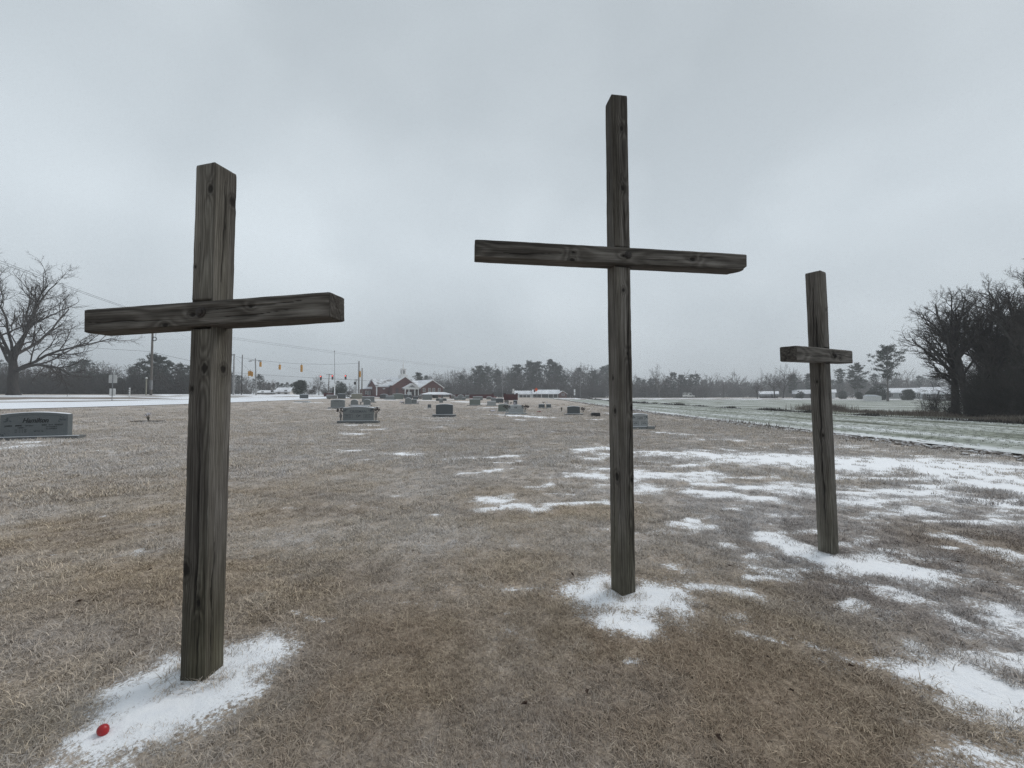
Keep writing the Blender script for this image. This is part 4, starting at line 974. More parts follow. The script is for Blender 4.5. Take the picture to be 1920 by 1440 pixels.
FAR = [  # px0 px1 ytop ybase style tone plinth label
 (678, 701, 743.8, 754.6, 'flat', 'granite', (674, 704), 'wide grey flat-topped stone behind the paired arched stones', 1.3),
 (611.5, 631, 741, 747.6, 'flat', 'granite_brown', None, 'low brownish wide stone in front of the maroon brick pier', 0),
 (632.5, 647, 738.4, 747.6, 'flat', 'granite_dark', None, 'dark square-topped stone beside the white post', 0),
 (658, 678, 738.2, 747.8, 'flat', 'granite_tan', None, 'wide tan stone just left of the brick church', 0),
 (561, 576.5, 739.6, 747.6, 'flat', 'granite_dark', None, 'lone dark stone at the edge of the snowy road', 0),
 (711.5, 727, 739, 747.6, 'arch', 'granite_dark', None, 'dark arched stone below the left church wing', 0),
 (722.5, 738, 742.5, 749.4, 'flat', 'granite', (719, 741), 'low grey stone overlapping the dark arched stone', 1),
 (735, 756, 738.4, 748.4, 'serp', 'granite_green', None, 'long greenish grey stone below the church front', 0),
 (757.5, 765, 740, 747.6, 'flat', 'granite_dark', None, 'narrow dark stone under the church door', 0),
 (765.5, 772.5, 740, 748.2, 'arch', 'granite_dark', None, 'narrow arched dark stone right of the church door', 0),
 (774, 784, 743, 748.8, 'flat', 'granite_dark', None, 'low dark stone left of the snow-roofed shelter', 0),
 (785, 791, 742, 748, 'flat', 'granite_brown', None, 'small brownish stone at the corner of the shelter', 0),
 (791.5, 809.5, 739.6, 749.6, 'flat', 'granite', None, 'broad grey stone in front of the snow-roofed shelter', 0),
 (759, 771, 746, 757.8, 'arch', 'granite', (756, 773), 'arched grey stone with white flowers at its left', 1),
 (771.4, 781, 749, 757.4, 'flat', 'granite', (769, 785), 'low grey stone joined beside the arched one', 1),
 (801.5, 808, 758.2, 765.6, 'slope', 'granite_dark', (800.5, 809), 'small dark block stone left of the blue-grey stone', 1),
 (816.5, 848.5, 758, 782.4, 'serp', 'granite_dark', (810.5, 854), 'solid blue-grey gravestone on a thick dark base, centre left', 5),
 (817, 837, 747, 751.6, 'slope', 'granite_dark', None, 'low dark slab stone right of the shelter posts', 0),
 (823.5, 830.5, 748.2, 755.2, 'flat', 'granite', None, 'small grey stone in front of the low dark slab stone', 0),
 (845, 853.5, 741.2, 748, 'flat', 'granite_brown', None, 'small stone against the left part of the maroon wall', 0),
 (851.5, 859, 744.6, 750, 'flat', 'granite', None, 'low grey stone left of the arched one by the maroon wall', 0),
 (857.5, 869.5, 740.4, 749.6, 'arch', 'granite', None, 'arched grey stone against the maroon wall', 0),
 (866.5, 873, 745, 750.2, 'flat', 'granite', None, 'low grey stone right of the arched one by the maroon wall', 0),
 (871.5, 880, 741.2, 747.4, 'flat', 'granite', None, 'pale topped stone close under the wall pillar', 0),
 (886, 905, 743.4, 750.6, 'serp', 'granite', None, 'wide grey stone with red flowers in front of the maroon wall', 0),
 (880, 900.5, 748.6, 760.6, 'flat', 'granite_green', (875, 904), 'square grey-green stone on a wide base in the middle rows', 1.2),
 (911.5, 922, 743.8, 748.8, 'arch', 'granite_brown', None, 'small brownish stone at the right end of the maroon wall', 0),
 (920.5, 930, 746.4, 751.8, 'flat', 'granite', None, 'low grey stone half hidden behind the dark flat-topped one', 0),
 (929.5, 944, 747, 755.2, 'serp', 'granite_dark', None, 'dark flat-topped stone left of the maroon gate wall', 0),
 (913, 930, 752.6, 761.2, 'flat', 'granite_pale', (911, 933), 'pale grey rectangular stone on a snowy base', 1),
 (945.5, 954, 750.4, 757.4, 'slope', 'granite_brown', None, 'small brownish stone with a wreath below the gate wall', 0),
 (962.5, 970, 751, 758.8, 'flat', 'granite_dark', None, 'narrow dark stone with white flowers below the gate wall', 0),
 (934, 954, 757.8, 772.4, 'serp', 'granite_green', (932, 956), 'greenish stone half behind the pale stone with two vases', 1),
 (1010, 1021.5, 758, 765.6, 'flat', 'granite_dark', (1008.5, 1022.5), 'left half of a low dark double stone with white vases', 1.3),
 (1024.6, 1033.5, 758, 765.6, 'flat', 'granite_dark', (1023.5, 1036), 'right half of a low dark double stone with white vases', 1.3),
 (1064, 1088, 761.8, 778.6, 'serp', 'granite_dark', (1058, 1093.5), 'dark blue-grey stone on a pale base, left of the middle cross', 2.8),
]
for (a, b, yt, yb, st, tn, pl, lb, hpx) in FAR:
    stone(a, b, yt, yb, st, tn, pl, lb, True, .05, ph_px=hpx)

rt, q = stone(953, 982, 759.6, 777.4, 'serp', 'granite_pale', (947, 988), 'pale grey stone with two vases of dark flowers and a snow patch before it', True, .04, ph_px=2.4, base_tone='granite')
marks(rt, 0, q['hp'] + q['h'] * .70, q['w'] * .24, .15, 3, -q['th'] / 2, M['letter'], 15)
carved_spray(rt, -q['w'] * .40, q['hp'] + q['h'] * .66, .12, -q['th'] / 2, M['carving'], 31); carved_spray(rt, q['w'] * .42, q['hp'] + q['h'] * .66, .12, -q['th'] / 2, M['carving'], 32)
frame_rect(rt, -q['w'] * .34, -q['w'] * .06, q['hp'] + q['h'] * .25, q['hp'] + q['h'] * .45, .01, -q['th'] / 2, M['letter_faint']); frame_rect(rt, q['w'] * .06, q['w'] * .34, q['hp'] + q['h'] * .25, q['hp'] + q['h'] * .45, .01, -q['th'] / 2, M['letter_faint'])
flowers('flower_vase', q['x'] - 17.5 * q['k'], q['y'] + .16, q['z'] + q['hp'], .45, .34, 'flower_dark', 'vase of dark flowers left of the pale two-vase stone', 'granite_pale', .30, 22, True, 41)
flowers('flower_vase', q['x'] + 17.2 * q['k'], q['y'] + .18, q['z'] + q['hp'], .45, .36, 'flower_dark', 'vase of dark trailing flowers right of the pale two-vase stone', 'granite_pale', .30, 22, True, 42)

rt, q = stone(1186, 1217, 776, 805.5, 'serp', 'granite_pale', (1180, 1220), 'light grey carved gravestone just right of the middle cross', True, .05, .24, ph_px=5.5, base_tone='granite')
yf = -q['th'] / 2; W, Hh, hp = q['w'], q['h'], q['hp']
marks(rt, .02, hp + Hh * .64, W * .34, .11, 4, yf, M['letter'], 17)
for sx in (-1, 1):
    frame_rect(rt, sx * W * .27 - W * .19, sx * W * .27 + W * .19, hp + Hh * .10, hp + Hh * .40, .012, yf, M['letter_faint'])
    marks(rt, sx * W * .27, hp + Hh * .25, W * .26, .08, 4, yf, M['carving'], 19 + sx)
    carved_spray(rt, sx * W * .40, hp + Hh * .72, .10, yf, M['carving'], 51 + sx)
frame_rect(rt, -W * .26, W * .30, hp + Hh * .50, hp + Hh * .78, .010, yf, M['letter_faint'])
x, y, z = ground_at(1222, 806)
fb = thing('flower_box', 'narrow stone flower box at the right end of the light grey stone', 'flower box', (x, y + .2, z), .05)
bevel(MB().box(-.16, .20, -.08, .08, .02, .16).build('box', M['granite'], fb), .01, 1); MB().tube([(.2, 0, .09), (.26, 0, .12), (.26, 0, .2)], .018, 5).build('handle', M['granite_black'], fb); MB().box(-.14, -.10, -.05, .05, -.02, .02).build('foot', M['granite_black'], fb)
rt, q = stone(1110, 1126.5, 774.2, 781.6, 'slope', 'granite_black', None, 'small black slant marker just left of the middle cross post', False, .05, .34)
x, y, z = ground_at(568, 754)
sl = thing('grave_slab', 'long low slab with a snow layer near the snowy road', 'grave slab', (x, y, z), .05)
bevel(MB().box(-1.15, 1.05, -.5, .5, -.03, .10).build('slab', M['granite'], sl), .02, 1); bevel(MB().box(-1.1, 1.0, -.45, .45, .101, .16).build('snow_layer', M['snow'], sl), .02, 1)
for (px, py, h, r, m, vs, vh, lb, sd) in (
    (652.5, 746.6, .5, .55, 'flower_green', None, 0, 'dark green bush of grave flowers between the dark and tan stones', 61), (654, 739, .18, .28, 'flower_yellow', None, 0, 'yellow blooms on top of the dark green grave bush', 62),
    (657.5, 748.4, .45, .28, 'flower_dark', None, 0, 'dark bunch of flowers at the foot of the tan stone', 63), (617, 750.5, .35, .28, 'flower_dark', 'white_paint', .12, 'dark flowers in a white pot behind the faint lettered stone', 64),
    (753, 757.2, .45, .36, 'flower_white', None, 0, 'white flowers at the left of the arched stone in mid lawn', 65), (783.2, 756.6, .40, .28, 'flower_white', None, 0, 'white flowers at the right of the low joined stone', 66),
    (755.8, 757.6, .40, .20, 'flower_dark', None, 0, 'dark flowers between white blooms and the arched stone', 67),
    (943, 772, .35, .22, 'flower_white', None, 0, 'white flowers at the foot of the greenish stone', 68), (922, 772, .14, .40, 'flower_white', None, 0, 'toppled bunch of pale flowers lying on the lawn', 69),
    (1010.3, 773.6, .14, .20, 'flower_red', None, 0, 'fallen red flowers on the lawn right of the two-vase stone', 70), (1093, 773.6, .55, .26, 'flower_dark', None, 0, 'dark drooping flowers behind the right of the dark blue-grey stone', 71),
    (898, 745.5, .25, .5, 'flower_white', None, 0, 'pale flowers on the wide stone by the maroon wall', 72), (882, 747.6, .3, .35, 'flower_red', None, 0, 'red flowers beside the wide stone by the maroon wall', 73),
    (927, 745.6, .5, .55, 'flower_red', None, 0, 'red flowers at the right end of the long maroon wall', 74), (932.5, 746.0, .5, .28, 'white_paint', None, 0, 'white ornament right of the long maroon wall', 75),
    (948, 757.8, .3, .25, 'flower_white', None, 0, 'white wreath on the small brownish stone', 76), (965, 759, .35, .25, 'flower_white', None, 0, 'white flowers by the narrow dark stone', 77), (958, 758.6, .4, .22, 'flower_dark', None, 0, 'dark flowers between the two stones below the gate wall', 78),
    (718, 739.2, .25, .45, 'flower_white', None, 0, 'pale wreath on top of the dark arched stone by the church', 79)):
    x, y, z = ground_at(px, py)
    flowers('grave_flowers', x, y, z, h, r, m, lb, vs, vh, 20, sd not in (62, 72, 75, 76), sd)
x, y, z = ground_at(1053, 771.6); flowers('flower_vase', x, y, z, .10, .08, 'flower_dark', 'small empty metal vase standing alone on the lawn', 'bronze', .40, 4, False, 81, cat='vase')
for px in (1019.2, 1024.6):
    x, y, z = ground_at(px, 764.6); flowers('flower_vase', x, y - .05, z + .05, .30, .18, 'flower_dark' if px < 1022 else 'flower_white', 'white vase on the low double stone, ' + ('left one' if px < 1022 else 'right one'), 'white_paint', .46, 10, px < 1022, int(px))
for px, py, h in ((1365, 793, .28), (1835, 840, -.02)):
    x, y, z = ground_at(px, py)
    st = MB().box(-.02, .02, -.02, .02, -.1, h + .12).add([(-.02, -.021, h + .12), (.02, -.021, h + .12), (0, -.021, h + .16), (-.02, .021, h + .12), (.02, .021, h + .12), (0, .021, h + .16)], [(0, 1, 2), (4, 3, 5), (0, 2, 5, 3), (1, 4, 5, 2)]).build('marker_stake', M['white_paint'], None, (x, y, z), (0, .06, .3))
    tag(st, 'white marker stake at the field edge, ' + ('between middle and right cross' if px < 1500 else 'right of the right cross'), 'stake', 'stakes along the field edge')

# ------------------------------------------------------------------ trees
class TB:
    """tubes collected as arrays"""
    def __init__(s): s.V, s.Q, s.n = [], [], 0
    def tube(s, P, rad, k):
        P = np.asarray(P, float); n = len(P); rad = np.asarray(rad, float)
        D = np.empty_like(P); D[1:-1] = P[2:] - P[:-2]; D[0] = P[1] - P[0]; D[-1] = P[-1] - P[-2]
        D /= np.linalg.norm(D, axis=1)[:, None] + 1e-9
        ref = np.array([0, 0, 1.]) if abs(D[0, 2]) < .8 else np.array([1., 0, 0])
        A = np.cross(D, ref); A /= np.linalg.norm(A, axis=1)[:, None] + 1e-9; B = np.cross(D, A)
        t = 2 * np.pi * np.arange(k) / k
        V = P[:, None] + (A[:, None] * np.cos(t)[None, :, None] + B[:, None] * np.sin(t)[None, :, None]) * rad[:, None, None]
        i = np.arange(n - 1)[:, None] * k; j = np.arange(k)[None]; j2 = (j + 1) % k
        s.V.append(V.reshape(-1, 3)); s.Q.append((np.stack([i + j, i + j2, i + k + j2, i + k + j], -1).reshape(-1, 4)) + s.n); s.n += n * k
    def twigs(s, P, D, L, r, g, wander=.3, up=.07):
        """many three-point twigs at once"""
        P = np.asarray(P, float); D = np.asarray(D, float); L = np.asarray(L, float)[:, None]; r = np.asarray(r, float); n = len(P)
        D = D / np.linalg.norm(D, axis=1)[:, None]; d2 = D + g.normal(0, wander, (n, 3)) + [0, 0, up]; d2 /= np.linalg.norm(d2, axis=1)[:, None]
        pts = np.stack([P, P + D * L * .5, P + D * L * .5 + d2 * L * .5], 1)
        A = np.cross(D, g.normal(0, 1, (n, 3))); A /= np.linalg.norm(A, axis=1)[:, None] + 1e-9; B = np.cross(D, A)
        t = 2 * np.pi * np.arange(3) / 3
        ring = A[:, None] * np.cos(t)[None, :, None] + B[:, None] * np.sin(t)[None, :, None]
        V = pts[:, :, None] + ring[:, None] * (r[:, None] * np.array([1, .75, .35])[None])[:, :, None, None]
        q = np.array([[a * 3 + j, a * 3 + (j + 1) % 3, a * 3 + 3 + (j + 1) % 3, a * 3 + 3 + j] for a in (0, 1) for j in range(3)])
        s.V.append(V.reshape(-1, 3)); s.Q.append((q[None] + (np.arange(n) * 9)[:, None, None]).reshape(-1, 4) + s.n); s.n += n * 9
    def mesh(s, name):
        me = np_mesh(name, np.vstack(s.V), [np.vstack(s.Q)]); smooth(me); return me

def bare(seed, H, r0, limbs=7, low=.22, spread=1.0, kids=(8, 7, 6), lens=(.62, .50, .42, .40), rmin=.012, up=.10, droop=0.0, lean=(0, 0), single=False, first=None, lsc=1.0):
    """leafless broadleaf: returns (trunk mesh, crown mesh)"""
    g = np.random.default_rng(seed); tr, cr = TB(), TB(); tw = []
    segs = (9, 8, 6, 4, 3); sides = (9, 6, 4, 3, 3); wand = (.06, .12, .17, .22, .3)
    def run(p, d, L, r, lev, up_):
        n = segs[lev]; P = [p]; dd = d / np.linalg.norm(d); st = L / n; D = [dd]
        for i in range(n):
            dd = dd + g.normal(0, wand[lev], 3) + np.array([0, 0, up_]); dd /= np.linalg.norm(dd); p = p + dd * st; P.append(p); D.append(dd)
        taper = np.linspace(1, .62 if lev == 0 and not single else .30, n + 1) ** (.9 if lev else 1); rad = np.maximum(r * taper, rmin * .7)
        if lev == 0: rad[0] *= 1.45; rad[1] *= 1.1
        (tr if lev <= 1 else cr).tube(P, rad, sides[lev])
        return P, D, rad
    def off(d, ang):
        a = np.cross(d, g.normal(0, 1, 3)); a /= np.linalg.norm(a) + 1e-9
        return d * math.cos(ang) + a * math.sin(ang)
    def grow(p, d, L, r, lev, up_):
        P, D, rad = run(p, d, L, r, lev, up_)
        if lev >= 1 and lev - 1 < len(kids):
            nk = kids[lev - 1]
            for k in range(nk):
                t = .22 + .78 * (k + g.uniform(0, 1)) / nk; i = min(len(P) - 1, int(t * (len(P) - 1) + .5))
                q = max(rmin, rad[i] * g.uniform(.5, .72))
                dd, ll = off(D[i], g.uniform(.45, .95)), L * lens[min(lev, 3)] * g.uniform(.65, 1.15) * (1.15 - .45 * t)
                if lev == len(kids): tw.append((P[i], dd, ll, q))
                else: grow(P[i], dd, ll, q, lev + 1, up * .7)
    th = H * (.86 if single else low * 1.6)
    P, D, rad = run(np.zeros(3) + [0, 0, -.3], np.array([lean[0], lean[1], 1.]), th + .3, r0, 0, 0)
    for k in range(limbs):
        t = (low + (1 - low) * (k + g.uniform(.2, .9)) / limbs) if single else (.45 + .55 * (k + 1) / limbs)
        i = min(len(P) - 1, max(1, int(t * (len(P) - 1) + .5)))
        az = k * 2.4 + g.uniform(-.5, .5); el = (g.uniform(.25, .75) if single else g.uniform(.45, 1.25)) / spread
        d = np.array([math.cos(az) * math.cos(el), math.sin(az) * math.cos(el), math.sin(el)])
        if first and k < len(first): d = np.array(first[k][:3], float)
        L = (H * .42 * (1.15 - .75 * t) if single else H * (1 - low) * g.uniform(.62, .85) * lsc)
        if first and k < len(first): L = first[k][3]
        grow(P[i], d, L, rad[i] * (g.uniform(.35, .5) if single else g.uniform(.40, .56)), 1, up if not (first and k < len(first)) else first[k][4])
    cr.twigs([t[0] for t in tw], [t[1] for t in tw], [t[2] for t in tw], [t[3] for t in tw], g)
    return tr.mesh('trunk'), cr.mesh('crown')

def puffs(C, S, per, size, g, flat=.8):
    """small leaf-like faces scattered round cluster centres"""
    n = len(C); c = np.repeat(C, per, 0); s = np.repeat(S, per)
    o = g.normal(0, 1, (n * per, 3)); o /= np.linalg.norm(o, axis=1)[:, None]; o *= (g.uniform(0, 1, n * per) ** .5 * s)[:, None]; o[:, 2] *= flat
    p = c + o; a = g.normal(0, 1, (n * per, 3)); a /= np.linalg.norm(a, axis=1)[:, None]; b = np.cross(a, g.normal(0, 1, (n * per, 3))); b /= np.linalg.norm(b, axis=1)[:, None] + 1e-9
    z = size * g.uniform(.6, 1.4, n * per)[:, None]
    V = np.stack([p - a * z, p + a * z * .2 + b * z * .45, p + a * z, p - a * z * .1 - b * z * .45], 1).reshape(-1, 3)
    return V, np.arange(len(V)).reshape(-1, 4)

def pine(seed, H, crown0=.45, cr=3.0, nb=46, per=26, r0=.2, csize=.62, leaf=.15, top=.55, dens=3):
    g = np.random.default_rng(seed); tr = TB(); n = 9
    P = np.cumsum(np.vstack([[0, 0, -.2], np.column_stack([g.normal(0, .08, n), g.normal(0, .08, n), np.full(n, (H + .2) / n)])]), 0)
    rad = np.linspace(r0, r0 * .22, n + 1); rad[0] *= 1.25; tr.tube(P, rad, 8)
    C, S = [], []
    for k in range(nb):
        t = crown0 + (1 - crown0) * ((k + g.uniform(0, 1)) / nb) ** .85; z = t * H; u = (t - crown0) / (1 - crown0)
        prof = (.35 + 1.2 * u) if u < .55 else max(.2, 1.0 - ((u - .55) / .45) ** 1.6 * .8) ; L = cr * prof * g.choice((.45, .7, .95, 1.15)) * g.uniform(.8, 1.1)
        az = k * 2.399 + g.uniform(-.4, .4); el = g.uniform(-.05, .35) + .35 * u
        i = min(n, int(t * n)); p = P[i] + (P[min(n, i + 1)] - P[i]) * (t * n - i)
        q = [p]; d = np.array([math.cos(az) * math.cos(el), math.sin(az) * math.cos(el), math.sin(el)])
        for s in range(4): d = d + g.normal(0, .10, 3) + [0, 0, .07]; d /= np.linalg.norm(d); q.append(q[-1] + d * L / 4)
        tr.tube(q, np.linspace(r0 * .28, .02, 5), 4)
        for s in range(dens):
            f = g.uniform(.5, 1.05); m = q[0] + (q[-1] - q[0]) * f + g.normal(0, .22 * csize, 3); C.append(m + [0, 0, .1]); S.append(csize * g.uniform(.6, 1.2))
    for s in range(6): C.append(P[-1] + g.normal(0, .4, 3)); S.append(csize * .8)
    V, Q = puffs(np.array(C), np.array(S), per, leaf, g, .6)
    return tr.mesh('trunk'), np_mesh('crown', V, Q)

def evergreen(seed, H, W, n=260, per=16, leaf=.14, lobes=9, r0=.18):
    """dense rounded evergreen or cedar"""
    g = np.random.default_rng(seed); tr = TB(); tr.tube([(0, 0, -.2), (.05, 0, H * .4), (0, .05, H * .85)], [r0, r0 * .6, r0 * .15], 6)
    L = g.normal(0, 1, (lobes, 3)); L /= np.linalg.norm(L, axis=1)[:, None]; L *= np.array([W * .27, W * .27, H * .30]); L[:, 2] += H * .46; L[:3, 2] = H * np.array([.22, .26, .3])
    C = []
    for k in range(n):
        b = L[g.integers(0, lobes)]; o = g.normal(0, 1, 3); o /= np.linalg.norm(o); C.append(b + o * np.array([W * .27, W * .27, H * .24]) * g.uniform(.7, 1.0))
    C = np.array(C); C[:, 2] = np.maximum(C[:, 2], g.uniform(.1, .5, len(C)))
    V, Q = puffs(C, np.full(n, .30 * W / 3), per, leaf, g, .8)
    return tr.mesh('trunk'), np_mesh('crown', V, Q)

def shrub(seed, H, W, stems=26, kids=7, r=.018, rmin=.006):
    g = np.random.default_rng(seed); a, b = TB(), TB()
    for k in range(stems):
        az, e = g.uniform(0, 6.28), g.uniform(.05, .95); d = np.array([math.cos(az) * e, math.sin(az) * e, 1.]); d /= np.linalg.norm(d)
        p = np.array([g.normal(0, W * .13), g.normal(0, W * .13), -.05]); P = [p]; L = H * g.uniform(.55, 1.05)
        for s in range(5): d = d + g.normal(0, .16, 3); d /= np.linalg.norm(d); P.append(P[-1] + d * L / 5)
        a.tube(P, np.linspace(r, rmin, 6), 4)
        for q in range(kids):
            i = g.integers(1, 6); dd = d + g.normal(0, .75, 3); dd /= np.linalg.norm(dd); l = L * g.uniform(.2, .45); m = P[i] + dd * l * .5
            e2 = m + (dd + g.normal(0, .3, 3)) * l * .5; b.tube([P[i], m, e2], [rmin * 1.2, rmin, rmin * .7], 3)
            for w in range(3):
                d3 = dd + g.normal(0, .7, 3); d3 /= np.linalg.norm(d3); b.tube([m, m + d3 * l * .5], [rmin * .9, rmin * .5], 3)
    return a.mesh('stems'), b.mesh('crown')

def tree(name, meshes, label, x, y, s=1.0, rz=None, group=None, mats=('bark', 'twig'), cat='tree', parts=('trunk', 'crown'), sz=None):
    z = float(terrain(x, y))
    root = thing(name, label, cat, (x, y, z), R.uniform(0, 6.28) if rz is None else rz, group); root.scale = (s, s, sz or s)
    for pn, me, m in zip(parts, meshes, mats):
        if len(me.materials) == 0: me.materials.append(None)
        o = bpy.data.objects.new(pn, me); col.objects.link(o); o.parent = root
        o.material_slots[0].link = 'OBJECT'; o.material_slots[0].material = M[m]
    return root

# the big oak across the road on the left
X0, Y0, _ = at(26, 53)
tree('bare_oak', bare(5, 18.5, .58, 10, .20, 1.05, (10, 9, 11), (.60, .46, .44, .42), .009, .09,
     first=[(1.0, -.1, .42, 11.0, -.012), (.9, .2, .75, 11.0, .0), (-.8, 0, .7, 11, .05), (.35, .1, 1.35, 12.0, .05), (.75, -.3, 1.0, 11, .03)]),
     'huge leafless oak across the road at the left edge', X0, Y0, 1.0, 0.0)
# right-hand grove
gv = 'bare trees of the dark grove on the right'
tree('bare_tree', bare(21, 10.8, .27, 12, .33, .9, (9, 9, 9), (.58, .48, .42, .40), .0065, .10, lean=(-.02, 0), lsc=.70,
     first=[(-1.0, .0, .70, 2.9, .03), (-.7, .1, 1.2, 4.3, .05), (-.9, -.1, .35, 2.4, .03), (.3, .2, 1.3, 4.6, .06)]), 'left of the twin dark trunks leading the grove, limbs reaching left', *at(1792, 32)[:2], 1.0, 0.0, gv)
tree('bare_tree', bare(22, 11.3, .29, 12, .33, .9, (9, 9, 9), (.58, .48, .42, .40), .0065, .10, lsc=.66,
     first=[(-.4, .1, 1.2, 4.4, .06), (.8, 0, 1.0, 5, .05), (.15, .1, 1.4, 5, .06)]), 'right of the twin dark trunks leading the grove', *at(1816, 31)[:2], 1.0, 0.0, gv)
tree('bare_tree', bare(23, 12.2, .32, 12, .33, .9, (9, 9, 9), (.58, .48, .42, .40), .006, .10, lsc=.66,
     first=[(-1.0, .0, .8, 3.6, .03), (-.7, 0, 1.1, 5.0, .05)]), 'tall leafless tree at the far right edge of the grove', *at(1950, 27)[:2], 1.0, 0.0, gv)
p_gr = [bare(31 + k, 11, .24, 11, .3, .85, (9, 8, 9), (.58, .48, .42, .40), .0065, .10, lsc=.7) for k in range(2)]
for k, (px, Y, s, lb) in enumerate(((1862, 34, .86, 'leafless tree standing just behind the twin dark trunks'), (1900, 33, .92, 'leafless tree deep in the grove near the right edge'), (1990, 31, 1.1, 'leafless grove tree cut by the right picture edge'), (1850, 42, .9, 'slim leafless tree at the back of the dark grove'), (1930, 41, 1.0, 'back row leafless tree at the right of the grove'), (1838, 31, .98, 'leafless tree just right of the twin dark trunks'), (1878, 30, 1.08, 'leafless tree midway between the twin trunks and the right edge'), (1915, 28, 1.12, 'tall leafless tree close to the right edge of the grove'))):
    tree('bare_tree', p_gr[k % 2], lb, *at(px, Y)[:2], s, None, gv)
p_sh = [shrub(41 + k, 2.6, 3.0, 30, 9) for k in range(3)]
for k, (px, Y, s) in enumerate(((1752, 35, .75), (1775, 34, .8), (1790, 31, .5), (1822, 30, .7), (1848, 29, 1.25), (1872, 28.5, 1.5), (1898, 27.5, 1.6), (1925, 26.5, 1.7), (1858, 33, 1.7), (1885, 34, 1.9), (1912, 32, 1.9), (1945, 30, 2.0), (1838, 36, 1.6), (1868, 39, 2.2), (1900, 38, 2.3), (1940, 36, 2.4), (1975, 33, 2.4), (2010, 30, 2.3), (1985, 27, 1.7))):
    tree('thicket_bush', p_sh[k % 3], 'tangled leafless bush crowding the foot of the dark grove', *at(px, Y)[:2], s, None, 'bushes in the dark grove', ('thicket', 'thicket'), 'bush', ('stems', 'crown'))
p_ev = [evergreen(51, 5.0, 4.2, 330, 18, .16), evergreen(52, 6.0, 4.0, 330, 18, .16)]
for k, (px, Y, s) in enumerate(((1880, 44, 1.1), (1905, 46, 1.2), (1935, 43, 1.35), (1960, 40, 1.4), (1858, 48, 1.0), (1915, 40, .9), (1990, 38, 1.5))):
    tree('evergreen_shrub', p_ev[k % 2], 'dark evergreen filling the back of the right grove', *at(px, Y)[:2], s, None, 'evergreens in the dark grove', ('bark', 'needles'), 'evergreen')

# prototypes for trees farther off
p_far = [bare(61 + k, 16, .26, 17, .25, 1.0, (6, 5), (.5, .48, .45), .035, .13, single=True) for k in range(4)]
p_round = [bare(71 + k, 12, .26, 9, .24, .95, (8, 7), (.6, .5, .44), .030, .10) for k in range(3)]
p_pine = [pine(81, 17, .45, 4.2, 44, 30, .2, .85, .22), pine(82, 16, .5, 3.8, 38, 30, .2, .8, .22), pine(83, 15, .28, 4.6, 54, 30, .2, .85, .22), pine(84, 14, .2, 4.8, 60, 30, .2, .9, .22)]
p_cedar = [evergreen(91, 9, 9.5, 560, 18, .26, 14), evergreen(92, 11, 10.0, 560, 18, .26, 14)]
p_brush = [shrub(95, 4.5, 6.0, 34, 8, .05, .03), shrub(96, 4.0, 6.0, 34, 8, .05, .03)]
g = np.random.default_rng(99)

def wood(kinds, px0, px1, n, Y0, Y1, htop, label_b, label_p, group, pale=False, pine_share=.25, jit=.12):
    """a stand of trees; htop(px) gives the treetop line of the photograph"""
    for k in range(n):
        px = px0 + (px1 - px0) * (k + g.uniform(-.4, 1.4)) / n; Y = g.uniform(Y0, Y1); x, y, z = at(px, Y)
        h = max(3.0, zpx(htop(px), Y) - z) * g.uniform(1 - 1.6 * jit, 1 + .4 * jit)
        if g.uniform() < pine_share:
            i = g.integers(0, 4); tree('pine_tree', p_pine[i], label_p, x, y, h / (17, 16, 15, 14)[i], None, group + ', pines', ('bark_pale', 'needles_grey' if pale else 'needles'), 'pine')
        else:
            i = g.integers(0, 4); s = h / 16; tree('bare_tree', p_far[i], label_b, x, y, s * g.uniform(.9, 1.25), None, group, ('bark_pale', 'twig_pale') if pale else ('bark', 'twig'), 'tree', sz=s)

def interp(*pts):
    xs, ys = zip(*pts); return lambda p: float(np.interp(p, xs, ys))

# left wood beyond the road
wood(None, -150, 358, 42, 125, 150, interp((-150, 660), (40, 676), (100, 674), (170, 679), (200, 676), (250, 684), (300, 676), (350, 684)), 'leafless tree in the dense wood beyond the road at left', 'pine in the dense wood beyond the road at left', 'left wood beyond the road', False, .22, .08)
for k, (px, Y, yt, lb) in enumerate(((284, 112, 669, 'tall dark pine right behind the utility pole'), (302, 114, 673, 'dark layered pine just right of the utility pole'), (318, 118, 682, 'pine with pale gaps between pole and left cross'), (338, 116, 684, 'dark rounded pine against the left cross post'), (262, 120, 684, 'dark pine left of the utility pole'))):
    x, y, z = at(px, Y); tree('pine_tree', p_pine[(k + 2) % 4], lb, x, y, (zpx(yt, Y) - z) / (15, 14, 17, 16, 15)[k], None, None, ('bark_pale', 'needles'), 'pine')
for k in range(46):
    px = -140 + 500 * (k + g.uniform()) / 46; x, y, z = at(px, g.uniform(105, 122)); tree('brush', (p_brush + [])[k % 2], 'leafless brush along the foot of the left wood', x, y, g.uniform(.9, 1.5), None, 'brush below the left wood', ('thicket', 'thicket'), 'bush', ('stems', 'crown'))
for k in range(14):
    px = 150 + 205 * (k + g.uniform()) / 14; x, y, z = at(px, g.uniform(112, 124)); tree('cedar', p_cedar[k % 2], 'dark cedar low in the left wood', x, y, g.uniform(.35, .75), None, 'cedars in the left wood', ('bark', 'needles'), 'cedar')

